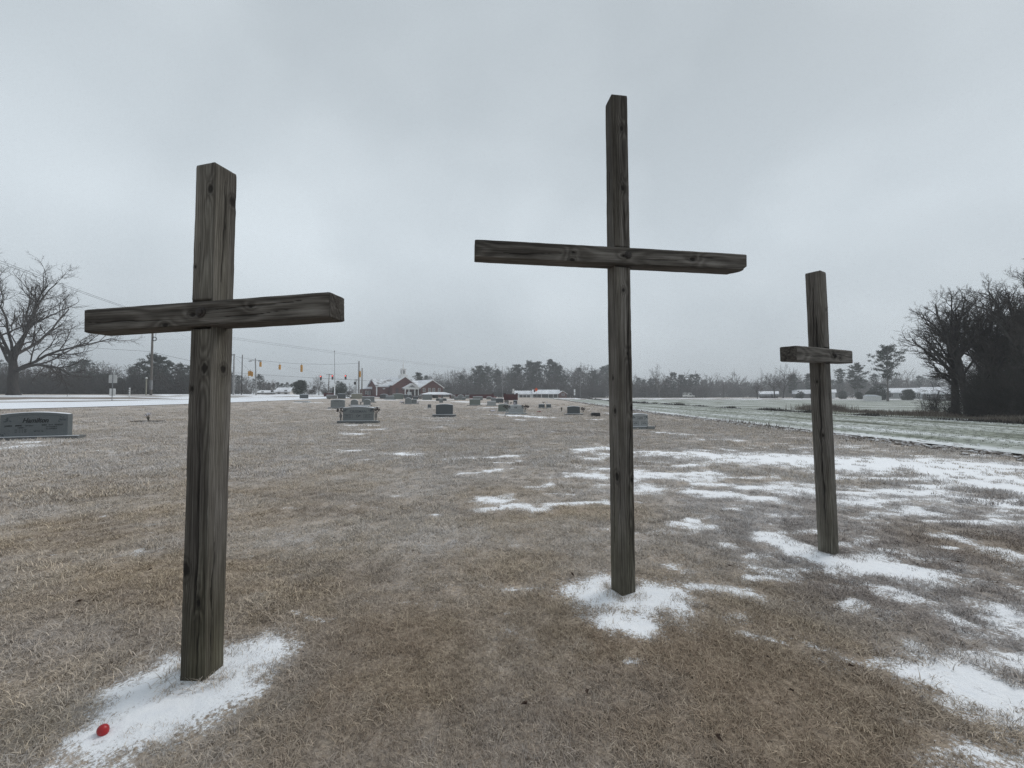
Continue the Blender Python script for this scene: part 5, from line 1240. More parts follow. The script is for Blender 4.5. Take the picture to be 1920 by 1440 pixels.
# between left cross and church
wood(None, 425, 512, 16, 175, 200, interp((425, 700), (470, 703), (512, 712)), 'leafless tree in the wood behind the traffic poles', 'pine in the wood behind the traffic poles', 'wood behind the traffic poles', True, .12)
for k in range(9):
    px = 488 + 66 * k / 8; x, y, z = at(px, 190 + 6 * math.sin(k * 2)); h = zpx(719 + 4 * math.sin(k * 3.1), y) - z
    tree('pine_tree', p_pine[(2 + k) % 4], 'low dark pine behind the snowy roofs by the junction', x, y, h / (15, 14, 17, 16)[k % 4], None, 'pines behind the snowy roofs', ('bark_pale', 'needles'), 'pine')
x, y, z = at(561, 118); tree('cedar', p_cedar[0], 'broad dark cedar beside the junction, lone dark stone before it', x, y, (zpx(712, y) - z) / 9, .4, None, ('bark', 'needles'), 'cedar')
x, y, z = at(598, 122); tree('bare_tree', p_round[0], 'round leafless tree under the red traffic lights', x, y, (zpx(704, y) - z) / 12, .9, None, ('bark_pale', 'twig_pale'), 'tree')
x, y, z = at(637, 128); tree('cedar', p_cedar[1], 'round evergreen behind the white post left of the church', x, y, (zpx(713, y) - z) / 11, .2, None, ('bark', 'needles'), 'cedar')
for k, px in enumerate((583, 612, 651, 440, 462, 500)):
    x, y, z = at(px, 135 if k < 3 else 170); tree('brush', p_brush[k % 2], 'low grey brush along the far side of the junction', x, y, .8 if k < 3 else 1.2, None, 'brush at the junction', ('bark_pale', 'twig_pale'), 'bush', ('stems', 'crown'))

# wood behind church and ranch house
top_c = interp((780, 706), (800, 700), (840, 696), (870, 690), (900, 686), (930, 684), (950, 690), (970, 686), (990, 686), (1010, 684), (1040, 680), (1060, 690), (1100, 682), (1150, 684))
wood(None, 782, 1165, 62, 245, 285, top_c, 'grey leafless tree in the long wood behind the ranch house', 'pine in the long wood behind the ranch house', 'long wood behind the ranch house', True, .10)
wood(None, 790, 1160, 40, 225, 245, lambda p: top_c(p) + 12, 'leafless tree at the front of the long wood', 'pine at the front of the long wood', 'front of the long wood', False, .22)
for k, (px, yt, s) in enumerate(((784, 701, 3), (898, 689, 3), (915, 691, 2), (968, 687, 3), (992, 682, 2), (1008, 682, 3), (1030, 677, 0), (1040, 683, 1), (1048, 690, 3))):
    x, y, z = at(px, 232 if k else 190); h = zpx(yt, y) - z
    tree('pine_tree', p_pine[s], 'tall dark pine rising over the long wood, ' + ('first', 'second', 'third', 'fourth', 'fifth', 'sixth', 'seventh', 'eighth', 'last')[k] + ' from the church', x, y, h / (17, 16, 15, 14)[s], None, None, ('bark_pale', 'needles'), 'pine')
for k in range(44):
    px = 788 + 390 * (k + g.uniform()) / 44; x, y, z = at(px, g.uniform(218, 228)); tree('brush', p_brush[k % 2], 'grey brush along the foot of the long wood', x, y, g.uniform(1.3, 2.2), None, 'brush below the long wood', ('bark', 'twig'), 'bush', ('stems', 'crown'))

# right of the middle cross
wood(None, 1184, 1236, 9, 235, 260, interp((1180, 708), (1236, 713)), 'leafless tree in the misty wood right of the middle cross', 'pine in the misty wood right of the middle cross', 'misty wood right of the middle cross', True, .6)
x, y, z = at(1236, 225); tree('bare_tree', p_round[1], 'tall pale leafless tree right of the middle cross', x, y, (zpx(691, y) - z) / 12, .3, None, ('bark_pale', 'twig_pale'), 'tree')
for k, (px, yt) in enumerate(((1262, 702), (1278, 705), (1297, 704), (1307, 703), (1250, 712), (1287, 714))):
    x, y, z = at(px, 232 + 4 * (k % 3)); tree('pine_tree', p_pine[(k + 2) % 4], 'dark pine in the clump over the parked truck', x, y, (zpx(yt, y) - z) / (15, 14, 17, 16)[k % 4], None, 'pines over the parked truck', ('bark_pale', 'needles_grey'), 'pine')
for k in range(8):
    x, y, z = at(1184 + 56 * k / 7, 238); tree('brush', p_brush[k % 2], 'brush under the misty wood right of the middle cross', x, y, 1.7, None, 'brush under the misty wood', ('bark', 'twig'), 'bush', ('stems', 'crown'))
for k in range(9):
    x, y, z = at(1246 + 70 * k / 8, 236); tree('brush', p_brush[k % 2], 'brush under the pines by the parked truck', x, y, 1.5, None, 'brush by the parked truck', ('bark', 'twig'), 'bush', ('stems', 'crown'))
wood(None, 1322, 1440, 16, 370, 410, interp((1322, 714), (1350, 717), (1370, 715), (1400, 719), (1440, 716)), 'leafless tree fading in the mist beyond the far field', 'pine fading in the mist beyond the far field', 'far misty trees', True, .5)
for k in range(20):
    x, y, z = at(1320 + 240 * k / 19, 375 + 10 * math.sin(k)); tree('brush', p_brush[k % 2], 'misty brush along the far side of the field', x, y, 2.2, None, 'misty brush beyond the field', ('bark_pale', 'twig_pale'), 'bush', ('stems', 'crown'))
for k, (px, Y, yt, ms, nm, lb) in enumerate(((1420, 152, 712, p_round[2], 'bare_tree', 'small spreading leafless tree at the far field edge'), (1452, 168, 690, p_round[0], 'bare_tree', 'taller leafless tree, left of a pair behind the far field'), (1468, 166, 691, p_round[1], 'bare_tree', 'leafless tree, right of a pair behind the far field'))):
    x, y, z = at(px, Y); tree(nm, ms, lb, x, y, (zpx(yt, Y) - z) / 12, k * 1.3, None, ('bark', 'twig'), 'tree')
for k, (px, Y, yt, i, lb) in enumerate(((1487, 170, 705, 3, 'broad dark evergreen left of the right cross'), (1518, 172, 704, 2, 'dark pine peeping out left of the right cross post'), (1576, 185, 694, 1, 'misty pine just right of the right cross'), (1607, 150, 686, 2, 'layered dark pine midway to the tall pine'), (1598, 200, 700, 0, 'pale misty pine behind the white shed'), (1640, 190, 703, 1, 'misty pine left of the tall pine'))):
    x, y, z = at(px, Y); tree('pine_tree', p_pine[i], lb, x, y, (zpx(yt, Y) - z) / (17, 16, 15, 14)[i], k, None, ('bark_pale', 'needles_grey' if k > 3 else 'needles'), 'pine')
x, y, z = at(1664, 112); H = zpx(655, y) - z
tree('pine_tree', pine(88, 14, .42, 4.2, 66, 44, .24, .75, .14), 'tall umbrella-topped pine beside the white shed', x, y, H / 14, 0, None, ('bark_pale', 'needles'), 'pine')
for k, (px, Y, s) in enumerate(((1634, 135, .36), (1650, 128, .50), (1612, 140, .30), (1580, 150, .3), (1700, 125, .4), (1500, 160, .3))):
    x, y, z = at(px, Y); tree('evergreen_shrub', p_cedar[k % 2], ('dark rounded shrub left of the tall pine trunk', 'large dark shrub right behind the white shed', 'low dark shrub row left of the white shed', 'low shrub by the right cross', 'dark shrub behind the snowy roof at right', 'dark shrub before the small house')[k], x, y, s, k, None, ('bark', 'needles'), 'shrub')
wood(None, 1540, 1760, 16, 215, 260, interp((1540, 708), (1600, 710), (1680, 712), (1760, 700)), 'pale leafless tree in the mist behind the houses at right', 'pale pine in the mist behind the houses at right', 'misty trees behind the right houses', True, .35)

# ------------------------------------------------------------------ brick church
def gable_roof(root, x0, x1, y0, y1, ze, zr, axis, over=.45, th=.22, m='roof_snow', name='roof'):
    """a pitched roof over a block; axis 'y': ridge along y, 'x': ridge along x"""
    mb = MB()
    if axis == 'y':
        xm = (x0 + x1) / 2; sl = (zr - ze) / (x1 - xm); a, b = x0 - over, x1 + over; za = ze - over * sl
        pts = [(a, za), (xm, zr), (b, za), (b, za + th), (xm, zr + th * 1.25), (a, za + th)]
        mb.prism([pts[0], pts[1], pts[2], pts[3], pts[4], pts[5]], y0 - over, y1 + over)
        return mb.build(name, M[m], root)
    ym = (y0 + y1) / 2; sl = (zr - ze) / (y1 - ym); a, b = y0 - over, y1 + over; za = ze - over * sl
    pts = [(a, za), (ym, zr), (b, za), (b, za + th), (ym, zr + th * 1.25), (a, za + th)]
    vs = [(x0 - over, p[0], p[1]) for p in pts] + [(x1 + over, p[0], p[1]) for p in pts]; n = 6
    mb.add(vs, [tuple(range(n - 1, -1, -1)), tuple(range(n, 2 * n))] + [(i, (i + 1) % n, (i + 1) % n + n, i + n) for i in range(n)])
    return mb.build(name, M[m], root)

def gable_block(x0, x1, y0, y1, z0, ze, zr, axis):
    mb = MB()
    if axis == 'y': return mb.prism([(x0, z0), (x1, z0), (x1, ze), ((x0 + x1) / 2, zr), (x0, ze)], y0, y1)
    ym = (y0 + y1) / 2; pts = [(y0, z0), (y1, z0), (y1, ze), (ym, zr), (y0, ze)]; n = 5
    return mb.add([(x0, p[0], p[1]) for p in pts] + [(x1, p[0], p[1]) for p in pts], [tuple(range(n - 1, -1, -1)), tuple(range(n, 2 * n))] + [(i, (i + 1) % n, (i + 1) % n + n, i + n) for i in range(n)])

def rake(root, x0, x1, y, ze, zr, over=.45, t=.32, m='white_paint'):
    """white barge boards on a gable front"""
    xm = (x0 + x1) / 2; sl = (zr - ze) / (x1 - xm); mb = MB()
    for s in (-1, 1):
        e = xm + s * (x1 - xm + over); ez = ze - over * sl
        pts = [(e, ez - t * .4), (e, ez + t * .6), (xm, zr + t * .6), (xm, zr - t * .5)]
        if s > 0: pts = pts[::-1]
        mb.prism(pts, y - over - .08, y - over + .02)
    return mb.build('barge_board', M[m], root)

def window(root, x, z0, w, h, y, bars=(2, 2), side=0, pane='glass', frame='white_paint', t=.09):
    """window set in a front wall (y const); side=1: in a wall of constant x"""
    par = bpy.data.objects.new('window', None)
    f = MB(); d = .06
    f.box(x - w / 2 - t, x + w / 2 + t, y - d, y + d, z0 - t, z0).box(x - w / 2 - t, x + w / 2 + t, y - d, y + d, z0 + h, z0 + h + t).box(x - w / 2 - t, x - w / 2, y - d, y + d, z0, z0 + h).box(x + w / 2, x + w / 2 + t, y - d, y + d, z0, z0 + h)
    for k in range(1, bars[0]): f.box(x - w / 2 + w * k / bars[0] - .03, x - w / 2 + w * k / bars[0] + .03, y - d * .8, y, z0, z0 + h)
    for k in range(1, bars[1]): f.box(x - w / 2, x + w / 2, y - d * .7, y, z0 + h * k / bars[1] - .03, z0 + h * k / bars[1] + .03)
    fr = f.build('window', M[frame], root)
    MB().box(x - w / 2, x + w / 2, y - .02, y + .04, z0, z0 + h).build('pane', M[pane], fr)
    return fr

def church():
    A = at(758.7, 150); yaw = math.radians(38); z0 = -1.2
    r = thing('church', 'red brick church with white steeple and snow on its roofs', 'church', (A[0], A[1], 0), yaw)
    gable_block(-4.65, 4.65, 0, 21, z0, 5.9, 9.0, 'y').build('wall', M['brick'], r)
    gable_roof(r, -4.65, 4.65, 0, 21, 5.95, 9.05, 'y', .5); rake(r, -4.65, 4.65, 0, 5.95, 9.05, .5)
    gable_block(-9.6, -4.7, 3.5, 12.5, z0, 5.5, 7.9, 'x').build('wing_wall', M['brick'], r)
    gable_roof(r, -9.6, -2.0, 3.5, 12.5, 5.55, 7.95, 'x', .45, m='shingle')
    MB().box(-10.0, -4.7, 3.05, 3.15, 5.05, 5.38).build('eave_board', M['white_paint'], r)
    MB().box(-9.65, -9.25, 3.38, 3.49, z0, 5.2).build('downpipe', M['white_paint'], r)
    MB().box(4.3, 4.5, -.12, -.01, z0, 5.6).build('downpipe', M['white_paint'], r)
    MB().box(-12.6, -9.65, 8.2, 13.2, z0, 4.3).build('annex_wall', M['brick'], r); MB().prism([(-12.9, 4.32), (-9.5, 4.32), (-9.5, 5.3), (-12.9, 4.5)], 7.9, 13.5).build('annex_roof', M['roof_snow'], r)
    window(r, -11.7, 2.0, .7, 1.6, 8.17); window(r, -10.6, 2.0, .7, 1.6, 8.17)
    gable_block(5.8, 15.2, -1.85, 14, z0, 5.1, 7.9, 'y').build('hall_wall', M['brick'], r)
    gable_roof(r, 5.8, 15.2, -1.85, 14, 5.15, 7.95, 'y', .5); rake(r, 5.8, 15.2, -1.85, 5.15, 7.95, .5)
    gable_block(4.6, 5.9, 4, 12, z0, 5.4, 7.6, 'x').build('link_wall', M['brick'], r); gable_roof(r, 3.0, 8.5, 4, 12, 5.5, 7.7, 'x', .3, name='link_roof')
    for x in (7.1, 9.4, 11.2, 13.6): window(r, x, 3.35, .85, 1.35, -1.88, (2, 2), pane='glass')
    for x in (-3.3, -2.7): window(r, x, 2.2, .35, 2.4, -.03, (1, 3), frame='brick_wall')
    # portico
    gable_block(-.9, 5.0, -2.2, -.05, 4.25, 4.7, 6.3, 'y').build('pediment', M['white_paint'], r); gable_roof(r, -.9, 5.0, -2.2, -.1, 4.75, 6.35, 'y', .3, .16, name='portico_roof'); rake(r, -.9, 5.0, -2.2, 4.75, 6.35, .3, .3)
    MB().prism([(.6, 4.95), (3.5, 4.95), (2.05, 5.85)], -2.26, -2.21).build('pediment_panel', M['metal_grey'], r)
    for x in (-.6, .9, 3.2, 4.7): MB().tube([(x, -1.95, z0), (x, -1.95, 4.24)], [.19, .16], 10).build('column', M['white_paint'], r)
    d = MB().box(1.0, 2.7, -.16, -.02, z0, 3.2).build('door', M['white_paint'], r); MB().box(1.05, 2.65, -.2, -.165, 3.25, 3.95).build('transom', M['door_dark'], d)
    MB().box(3.0, 4.55, -.12, -.02, z0, 3.9).build('dark_opening', M['door_dark'], r)
    # steeple
    s = thing('steeple', None, None); s.parent = r
    bx = 0.0; by = 1.6
    MB().box(bx - 1.35, bx + 1.35, by - 1.35, by + 1.35, 8.0, 9.75).build('steeple_base', M['white_paint'], s)
    MB().box(bx - .8, bx + .8, by - .8, by + .8, 9.75, 11.9).box(bx - .98, bx + .98, by - .98, by + .98, 11.9, 12.15).build('belfry', M['white_paint'], s)
    for q in range(2):
        if q == 0: lv = MB().box(bx - .32, bx + .32, by - .84, by - .80, 10.2, 11.5)
        else: lv = MB().box(bx - .84, bx - .80, by - .32, by + .32, 10.2, 11.5)
        lv.build('louver', M['metal_grey'], s)
    MB().lathe([(.34, 12.15), (.20, 13.0), (.09, 15.2), (.03, 17.4)], 8, bx, by).build('spire', M['white_paint'], s)
    MB().box(11.0, 11.08, -1.9, -1.82, 8.3, 9.7).box(10.7, 11.38, -1.89, -1.83, 9.15, 9.24).build('gable_cross', M['white_paint'], r)
    MB().box(-7.2, -6.4, 3.0, 3.38, 4.3, 4.55).build('flood_lamp', M['white_paint'], r)
church()

# snow-roofed open shelter by the church
def shelter():
    x, y, z = at(819, 122)
    r = thing('open_shelter', 'low open shelter with a snow-covered hipped roof before the church', 'shelter', (x, y, z), .1)
    ze, zr = zpx(739.4, y) - z, zpx(735.2, y) - z
    MB().add([(-4.8, -2.6, ze), (4.9, -2.6, ze), (4.9, 2.6, ze), (-4.8, 2.6, ze), (-2.3, 0, zr), (2.4, 0, zr), (-4.8, -2.6, ze - .14), (4.9, -2.6, ze - .14), (4.9, 2.6, ze - .14), (-4.8, 2.6, ze - .14)],
             [(0, 1, 5, 4), (1, 2, 5), (2, 3, 4, 5), (3, 0, 4), (6, 7, 1, 0), (7, 8, 2, 1), (8, 9, 3, 2), (9, 6, 0, 3), (9, 8, 7, 6)]).build('roof', M['roof_snow'], r)
    for px_ in (-4.2, -1.4, 1.6, 4.3):
        for py_ in (-2.2, 2.2): MB().box(px_ - .14, px_ + .14, py_ - .14, py_ + .14, -.2, ze - .142).build('post', M['granite_brown'], r)
    MB().box(-1.2, .4, -.5, .5, 0, .9).build('counter', M['granite_black'], r)
shelter()

# maroon brick cemetery wall with piers, and the gate wall
def wall_run(label, px0, px1, Y, ytop, piers, name='brick_wall', dy=0.0, pier_up=.28, pw=.55):
    a, b = at(px0, Y), at(px1, Y + dy)
    L = math.hypot(b[0] - a[0], b[1] - a[1]); rz = math.atan2(b[1] - a[1], b[0] - a[0]); zt = zpx(ytop, Y) - a[2]
    r = thing(name, label, 'wall', a, rz)
    MB().box(0, L, -.15, .15, -.4, zt - .12).build('brickwork', M['brick_wall'], r); MB().box(-.03, L + .03, -.19, .19, zt - .118, zt).build('coping', M['brick_wall'], r)
    for p in piers:
        t = p * L; q = MB().box(t - pw / 2, t + pw / 2, -.28, .28, -.4, zt + pier_up - .14).build('pier', M['brick_wall'], r); MB().box(t - pw / 2 - .06, t + pw / 2 + .06, -.34, .34, zt + pier_up - .138, zt + pier_up).build('cap', M['door_dark'], q)
    return r
wall_run('long low maroon brick wall behind the middle gravestones', 843, 924, 112, 739.6, (.415, 1.0))
wall_run('maroon brick wall below the church, half hidden by stones', 686, 790, 116, 741.3, (0.0, .5, 1.0))
wall_run('free standing maroon brick gate wall with two capped piers', 946.5, 969, 84, 739.2, (0.0, 1.0), pw=.42, pier_up=.22)
wall_run('short maroon brick wall beyond the gravestones at the junction', 610, 624, 108, 737.2, (0.0, 1.0), pier_up=.15)
wall_run('low maroon brick wall left of the church annex', 664, 692, 112, 741.2, (0.0,))

# ------------------------------------------------------------------ houses
def ranch():
    Y = 205; x, y, z = at(1012, Y); k = Y / FPX
    r = thing('ranch_house', 'long low brick ranch house with a snow-white roof before the wood', 'house', (x, y, z), .0)
    zt = lambda py: zpx(py, Y) - z
    e, rg = zt(738.2), zt(731.4)
    X = lambda px: (px - 1012) * k
    MB().box(X(1006), X(1050), 0, 8, -.6, e).build('wall', M['granite_brown'], r)
    gable_roof(r, X(1000), X(1049), 0, 8, e, rg, 'x', .5)
    gable_block(X(1047), X(1062), -1.5, 6.5, -.6, e, zt(733.5), 'y').build('wing_wall', M['brick'], r); gable_roof(r, X(1047), X(1062), -1.5, 6.5, e + .02, zt(733.3), 'y', .4, .14, name='wing_roof'); rake(r, X(1047), X(1062), -1.5, e + .02, zt(733.3), .4, .22)
    window(r, X(1055), zt(741.6), 1.3, 1.0, -1.53, (2, 2))
    gable_block(X(967), X(1000), 1, 8, -.6, e - .2, zt(733.4), 'x').build('garage_wall', M['white_paint'], r); gable_roof(r, X(966), X(1001), 1, 8, e - .18, zt(733.3), 'x', .4, name='garage_roof')
    for px in (977, 984, 991): MB().box(X(px) - .8, X(px) + .8, .93, .98, -.3, e - .7).build('garage_opening', M['door_dark'], r)
    for px in (1015, 1028, 1037, 1045): MB().box(X(px) - .12, X(px) + .12, -1.2, -.95, -.6, e - .25).build('porch_post', M['white_paint'], r)
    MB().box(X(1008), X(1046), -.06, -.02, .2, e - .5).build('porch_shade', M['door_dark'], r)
ranch()

def small_house(px, Y, w, h, zr, label, m='white_paint', yaw=0.0, roof='roof_snow', depth=6, wins=2, lift=0.0, py=None):
    x, y, z = at(px, Y)
    r = thing('house', label, 'house', (x, y, z + lift), yaw)
    gable_block(-w / 2, w / 2, 0, depth, -.8, h, zr, 'x').build('wall', M[m], r); gable_roof(r, -w / 2, w / 2, 0, depth, h + .02, zr + .02, 'x', .4)
    for k in range(wins): window(r, -w / 2 + w * (k + .5) / wins, h * .35, .9, 1.1, -.03, (2, 2))
    MB().box(w * .12, w * .12 + .95, -.05, -.01, -.6, 1.9).build('door', M['door_dark'], r)
    return r
small_house(530, 150, 5.0, 1.2, 2.6, 'white roof of a low house beside the broad cedar', 'white_paint', .15)
small_house(503, 160, 8.5, .9, 1.7, 'low snowy roof left of the white roofed house', 'granite_brown', .1)
small_house(1441, 180, 7.0, 1.9, 2.9, 'small open-fronted house under the pair of leafless trees', 'granite_brown', -.57, wins=3)
small_house(1512, 165, 9.0, 2.0, 3.4, 'house with a snowy roof half hidden by the right cross', 'granite_brown', -.6)
small_house(1545, 160, 7.0, 2.4, 3.4, 'pale house just right behind the right cross', 'white_paint', -.66)
small_house(1688, 150, 12, 2.4, 3.9, 'long grey-white house with small windows behind the tall pine', 'granite_pale', -.75, 'shingle', 7, 5)
small_house(1330, 300, 7, 2.0, 4.0, 'white roof of a misty far house over the field', 'granite_dark', 0, wins=1)
small_house(1352, 330, 12, 2.0, 4.2, 'wide misty snowy roof far across the field', 'granite_dark', 0, wins=1)
small_house(1765, 118, 8, 2.2, 4.0, 'house with a broad snowy roof seen through the grove branches', 'granite_brown', -.82, 'roof_snow', 8, 3)
# white shed under the tall pine
x, y, z = at(1635, 118)
sh = thing('garden_shed', 'small white boxy shed left of the tall pine trunk', 'shed', (x, y, z), -.70)
MB().prism([(-2.0, -.3), (2.0, -.3), (2.0, 1.35), (.6, 1.75), (-1.4, 1.8), (-2.0, 1.4)], -.9, .9).build('body', M['white_paint'], sh); MB().prism([(-2.08, 1.41), (2.08, 1.36), (.62, 1.86), (-1.42, 1.92)], -.98, .98).build('snow_roof', M['snow'], sh)

# low misty belt that closes the gaps of the far treeline on the right
for k in range(34):
    x, y, z = at(1184 + 580 * (k + g.uniform()) / 34, g.uniform(262, 300)); tree('brush', p_brush[k % 2], 'low misty thicket closing the far treeline at right', x, y, g.uniform(2.2, 3.4), None, 'far misty thickets at right', ('bark', 'twig'), 'bush', ('stems', 'crown'))
for k in range(12):
    x, y, z = at(1190 + 560 * (k + g.uniform()) / 12, g.uniform(240, 270)); tree('bare_tree', p_round[k % 3], 'rounded leafless tree in the misty far treeline at right', x, y, g.uniform(.7, 1.0), None, 'far misty trees at right', ('bark_pale', 'twig_pale'), 'tree')

# parked truck
def truck():
    x, y, z = at(1291, 196)
    r = thing('pickup_truck', 'white pickup truck with a ladder rack on the far road', 'truck', (x, y, z + .1), 0)
    MB().box(-2.6, 2.6, -.9, .9, .55, 1.15).box(-2.6, -.2, -.9, -.8, 1.15, 1.45).box(-2.6, -.2, .8, .9, 1.15, 1.45).build('body', M['white_paint'], r)
    c = MB().prism([(-.2, 1.15), (1.7, 1.15), (1.2, 1.95), (0.0, 1.95)], -.82, .82).build('cab', M['white_paint'], r); MB().prism([(.0, 1.25), (1.4, 1.25), (1.1, 1.85), (.1, 1.85)], -.85, -.825).build('side_window', M['glass'], c)
    rk = MB()
    for px_ in (-2.4, -1.2, 0.2, 1.0): rk.box(px_ - .05, px_ + .05, -.85, -.77, 1.15, 2.6 if px_ < 1 else 2.45).box(px_ - .05, px_ + .05, .77, .85, 1.15, 2.6 if px_ < 1 else 2.45)
    rk.box(-2.5, 1.1, -.84, -.78, 2.3, 2.4).box(-2.5, 1.1, .78, .84, 2.3, 2.4); rk.build('ladder_rack', M['white_paint'], r)
    for sx in (-1.65, 1.65):
        for sy in (-.85, .85):
            w = MB().tube([(sx, sy - .12, .38), (sx, sy + .12, .38)], .4, 14).build('wheel', M['signal_black'], r); MB().tube([(sx, sy - .13, .38), (sx, sy + .13, .38)], .2, 10).build('rim', M['metal_grey'], w)
truck()

# ------------------------------------------------------------------ utility poles, signals, signs, wires
def pole(px, Y, ytop, r0, label, m='pole_wood', lean=0.0, arms=(), extra=None, ybase=None):
    x, y, z = at(px, Y); h = zpx(ytop, Y) - z
    r = thing('utility_pole', label, 'pole', (x, y, z))
    MB().tube([(0, 0, -.4), (lean * .5, 0, h * .5), (lean, 0, h)], [r0, r0 * .85, r0 * .65], 10).build('shaft', M[m], r)
    for (dz, half, ang) in arms:
        c, s = math.cos(ang), math.sin(ang)
        a = MB().tube([(-half * c + lean, -half * s - r0, h - dz), (half * c + lean, half * s - r0, h - dz)], .06, 6).build('crossarm', M[m], r)
        for t in (-.9, -.35, .35, .9): MB().lathe([(.05, 0), (.075, .05), (.04, .12), (.06, .16)], 8, half * c * t + lean, half * s * t - r0).build('insulator', M['metal_grey'], a, (0, 0, h - dz + .06))
    return r, (x, y, z), h

P1, p1, h1 = pole(283, 68, 582, .19, 'tall utility pole with insulators and a cable coil, behind the left cross beam', 'pole_wood', 0, ((.7, 1.1, .3), (3.75, .95, .1)))
MB().tube([(.35 + .52 * math.cos(t) * .62 + .2, -.2, h1 - 5.0 + .32 * math.sin(t)) for t in np.linspace(0, 2 * math.pi, 20)], .07, 6).build('cable_coil', M['wire'], P1)
MB().tube([(.75, -.2, h1 - 4.6), (.78, -.2, h1 - 3.6)], .03, 5).build('cable_drop', M['wire'], P1)
MB().box(.05, .38, -.35, -.12, 1.0, 2.6).build('meter_box', M['metal_grey'], P1)
for q in (-.75, -.4, .45): MB().lathe([(.10, 0), (.16, .06), (.16, .42), (.08, .5)], 8, q, -.25).build('insulator', M['signal_black'], P1, (0, 0, h1 - 3.75))
P2, p2, h2 = pole(437.5, 88, 664, .20, 'grey utility pole just right of the left cross post', 'pole_concrete', 0, ((.25, .35, 0),))
P3, p3, h3 = pole(453, 90, 665, .12, 'thin dark utility pole, second right of the left cross', 'bark', .0)
P4, p4, h4 = pole(480.5, 92, 672, .17, 'leaning signal pole carrying two street lamps', 'pole_concrete', -.35)
for s, px_ in ((-1, -1.2), (1, 1.1)):
    MB().tube([(-.35, 0, h4 - .5), (-.35 + px_ * .6, 0, h4 - .42), (-.35 + px_, 0, h4 - .55)], .05, 5).build('lamp_arm', M['metal_grey'], P4); MB().box(-.35 + px_ - .3, -.35 + px_ + .3, -.15, .15, h4 - .72, h4 - .55).build('lamp_head', M['metal_grey'], P4)
P5, p5, h5 = pole(672.5, 92, 677, .22, 'thick signal pole left of the church', 'pole_concrete')
P6, p6, h6 = pole(678.5, 96, 690, .15, 'shorter pole right of the thick signal pole', 'pole_wood')
P7, p7, h7 = pole(615, 120, 701, .14, 'leaning far pole with a crossarm between the red lights', 'pole_wood', .3, ((.3, .9, 0),))
P8, p8, h8 = pole(667.5, 108, 711, .13, 'low pole with a transformer left of the thick signal pole', 'pole_wood', 0.0, ((.25, .5, 0),))
MB().lathe([(.2, 0), (.26, .1), (.26, .75), (.15, .85)], 10, -.35, 0).build('transformer', M['signal_black'], P8, (0, 0, h8 - 1.5))
P9, p9, h9 = pole(664, 125, 722, .10, 'thin short pole behind the transformer pole', 'pole_wood')
P10, p10, h10 = pole(434, 100, 700, .15, 'dark pole half behind the left cross post', 'bark')
P11, p11, h11 = pole(1356, 210, 717, .16, 'lone pole across the far field', 'bark')
P12, p12, h12 = pole(1196, 215, 718, .13, 'thin pole in front of the misty wood right of the middle cross', 'bark')
P13, p13, h13 = pole(942, 140, 686, .10, 'thin grey pole before the long wood, left of the gate wall', 'pole_concrete')
P14, p14, h14 = pole(1088, 170, 708, .09, 'very thin grey pole before the long wood', 'pole_concrete')
# tall slim mast with its thicker white foot
x, y, z = at(627.5, 98); hm = zpx(657.5, y) - z
ms = thing('slim_mast', 'tall slim mast with a white lower post before the evergreen', 'mast', (x, y, z))
MB().tube([(0, 0, -.2), (0, 0, zpx(719, y) - z)], .13, 10).build('lower_post', M['white_paint'], ms); MB().tube([(0, 0, zpx(719, y) - z), (-.1, 0, hm * .6), (-.15, 0, hm - .35)], [.06, .055, .045], 6).build('mast_pipe', M['metal_grey'], ms); MB().lathe([(.07, 0), (.10, .1), (.05, .5)], 8, -.15, 0).build('finial', M['metal_grey'], ms, (0, 0, hm - .4))
# brown post and small markers near the left wood
x, y, z = at(274, 66); bp = thing('vent_post', 'slim pale post with a white cap left of the utility pole', 'post', (x, y, z)); MB().tube([(0, 0, -.2), (0, 0, 2.9)], .09, 8).build('shaft', M['granite_tan'], bp); MB().lathe([(.14, 0), (.16, .08), (.05, .2)], 8).build('cap', M['white_paint'], bp, (0, 0, 2.9))
x, y, z = at(243, 60); bp = thing('marker_post', 'short striped marker post between the sign and the utility pole', 'post', (x, y, z)); MB().box(-.09, .09, -.03, .03, -.2, 1.45).build('board', M['white_paint'], bp)
for k in range(3): MB().box(-.092, .092, -.034, -.031, .45 + k * .32, .58 + k * .32).build('stripe', M['metal_grey'], bp)

def signal(x, y, z, label, lit=False, n=3, yaw=0.0, s=1.0, back=True):
    """a hanging traffic signal; z is its top"""
    r = thing('traffic_signal', label, 'traffic light', (x, y, z), yaw, 'traffic signals over the junction')
    h = .36 * n * s; w = .19 * s
    bevel(MB().box(-w, w, -.14, .14, -h, 0).build('housing', M['amber' if not lit else 'signal_black'], r), .03, 1)
    MB().tube([(0, 0, 0), (0, 0, .35)], .03, 5).build('hanger', M['signal_black'], r)
    for k in range(n):
        zc = -.18 * s - .36 * s * k; f = -1 if lit else 1
        l_ = MB().tube([(0, f * .142, zc), (0, f * .17, zc)], .13 * s, 12).build('lens', M['lens_red' if lit and k == 0 else 'lens_off'], r)
        MB().tube([(.14 * s * math.cos(t), f * .26, zc + .14 * s * math.sin(t)) for t in np.linspace(.1, math.pi - .1, 8)], .018, 4).build('visor', M['amber' if not lit else 'signal_black'], l_)
        if not lit: MB().box(-w * .8, w * .8, -.155, -.142, zc - .02, zc + .02).build('hinge', M['iron'], r)
    return r
YS = 89
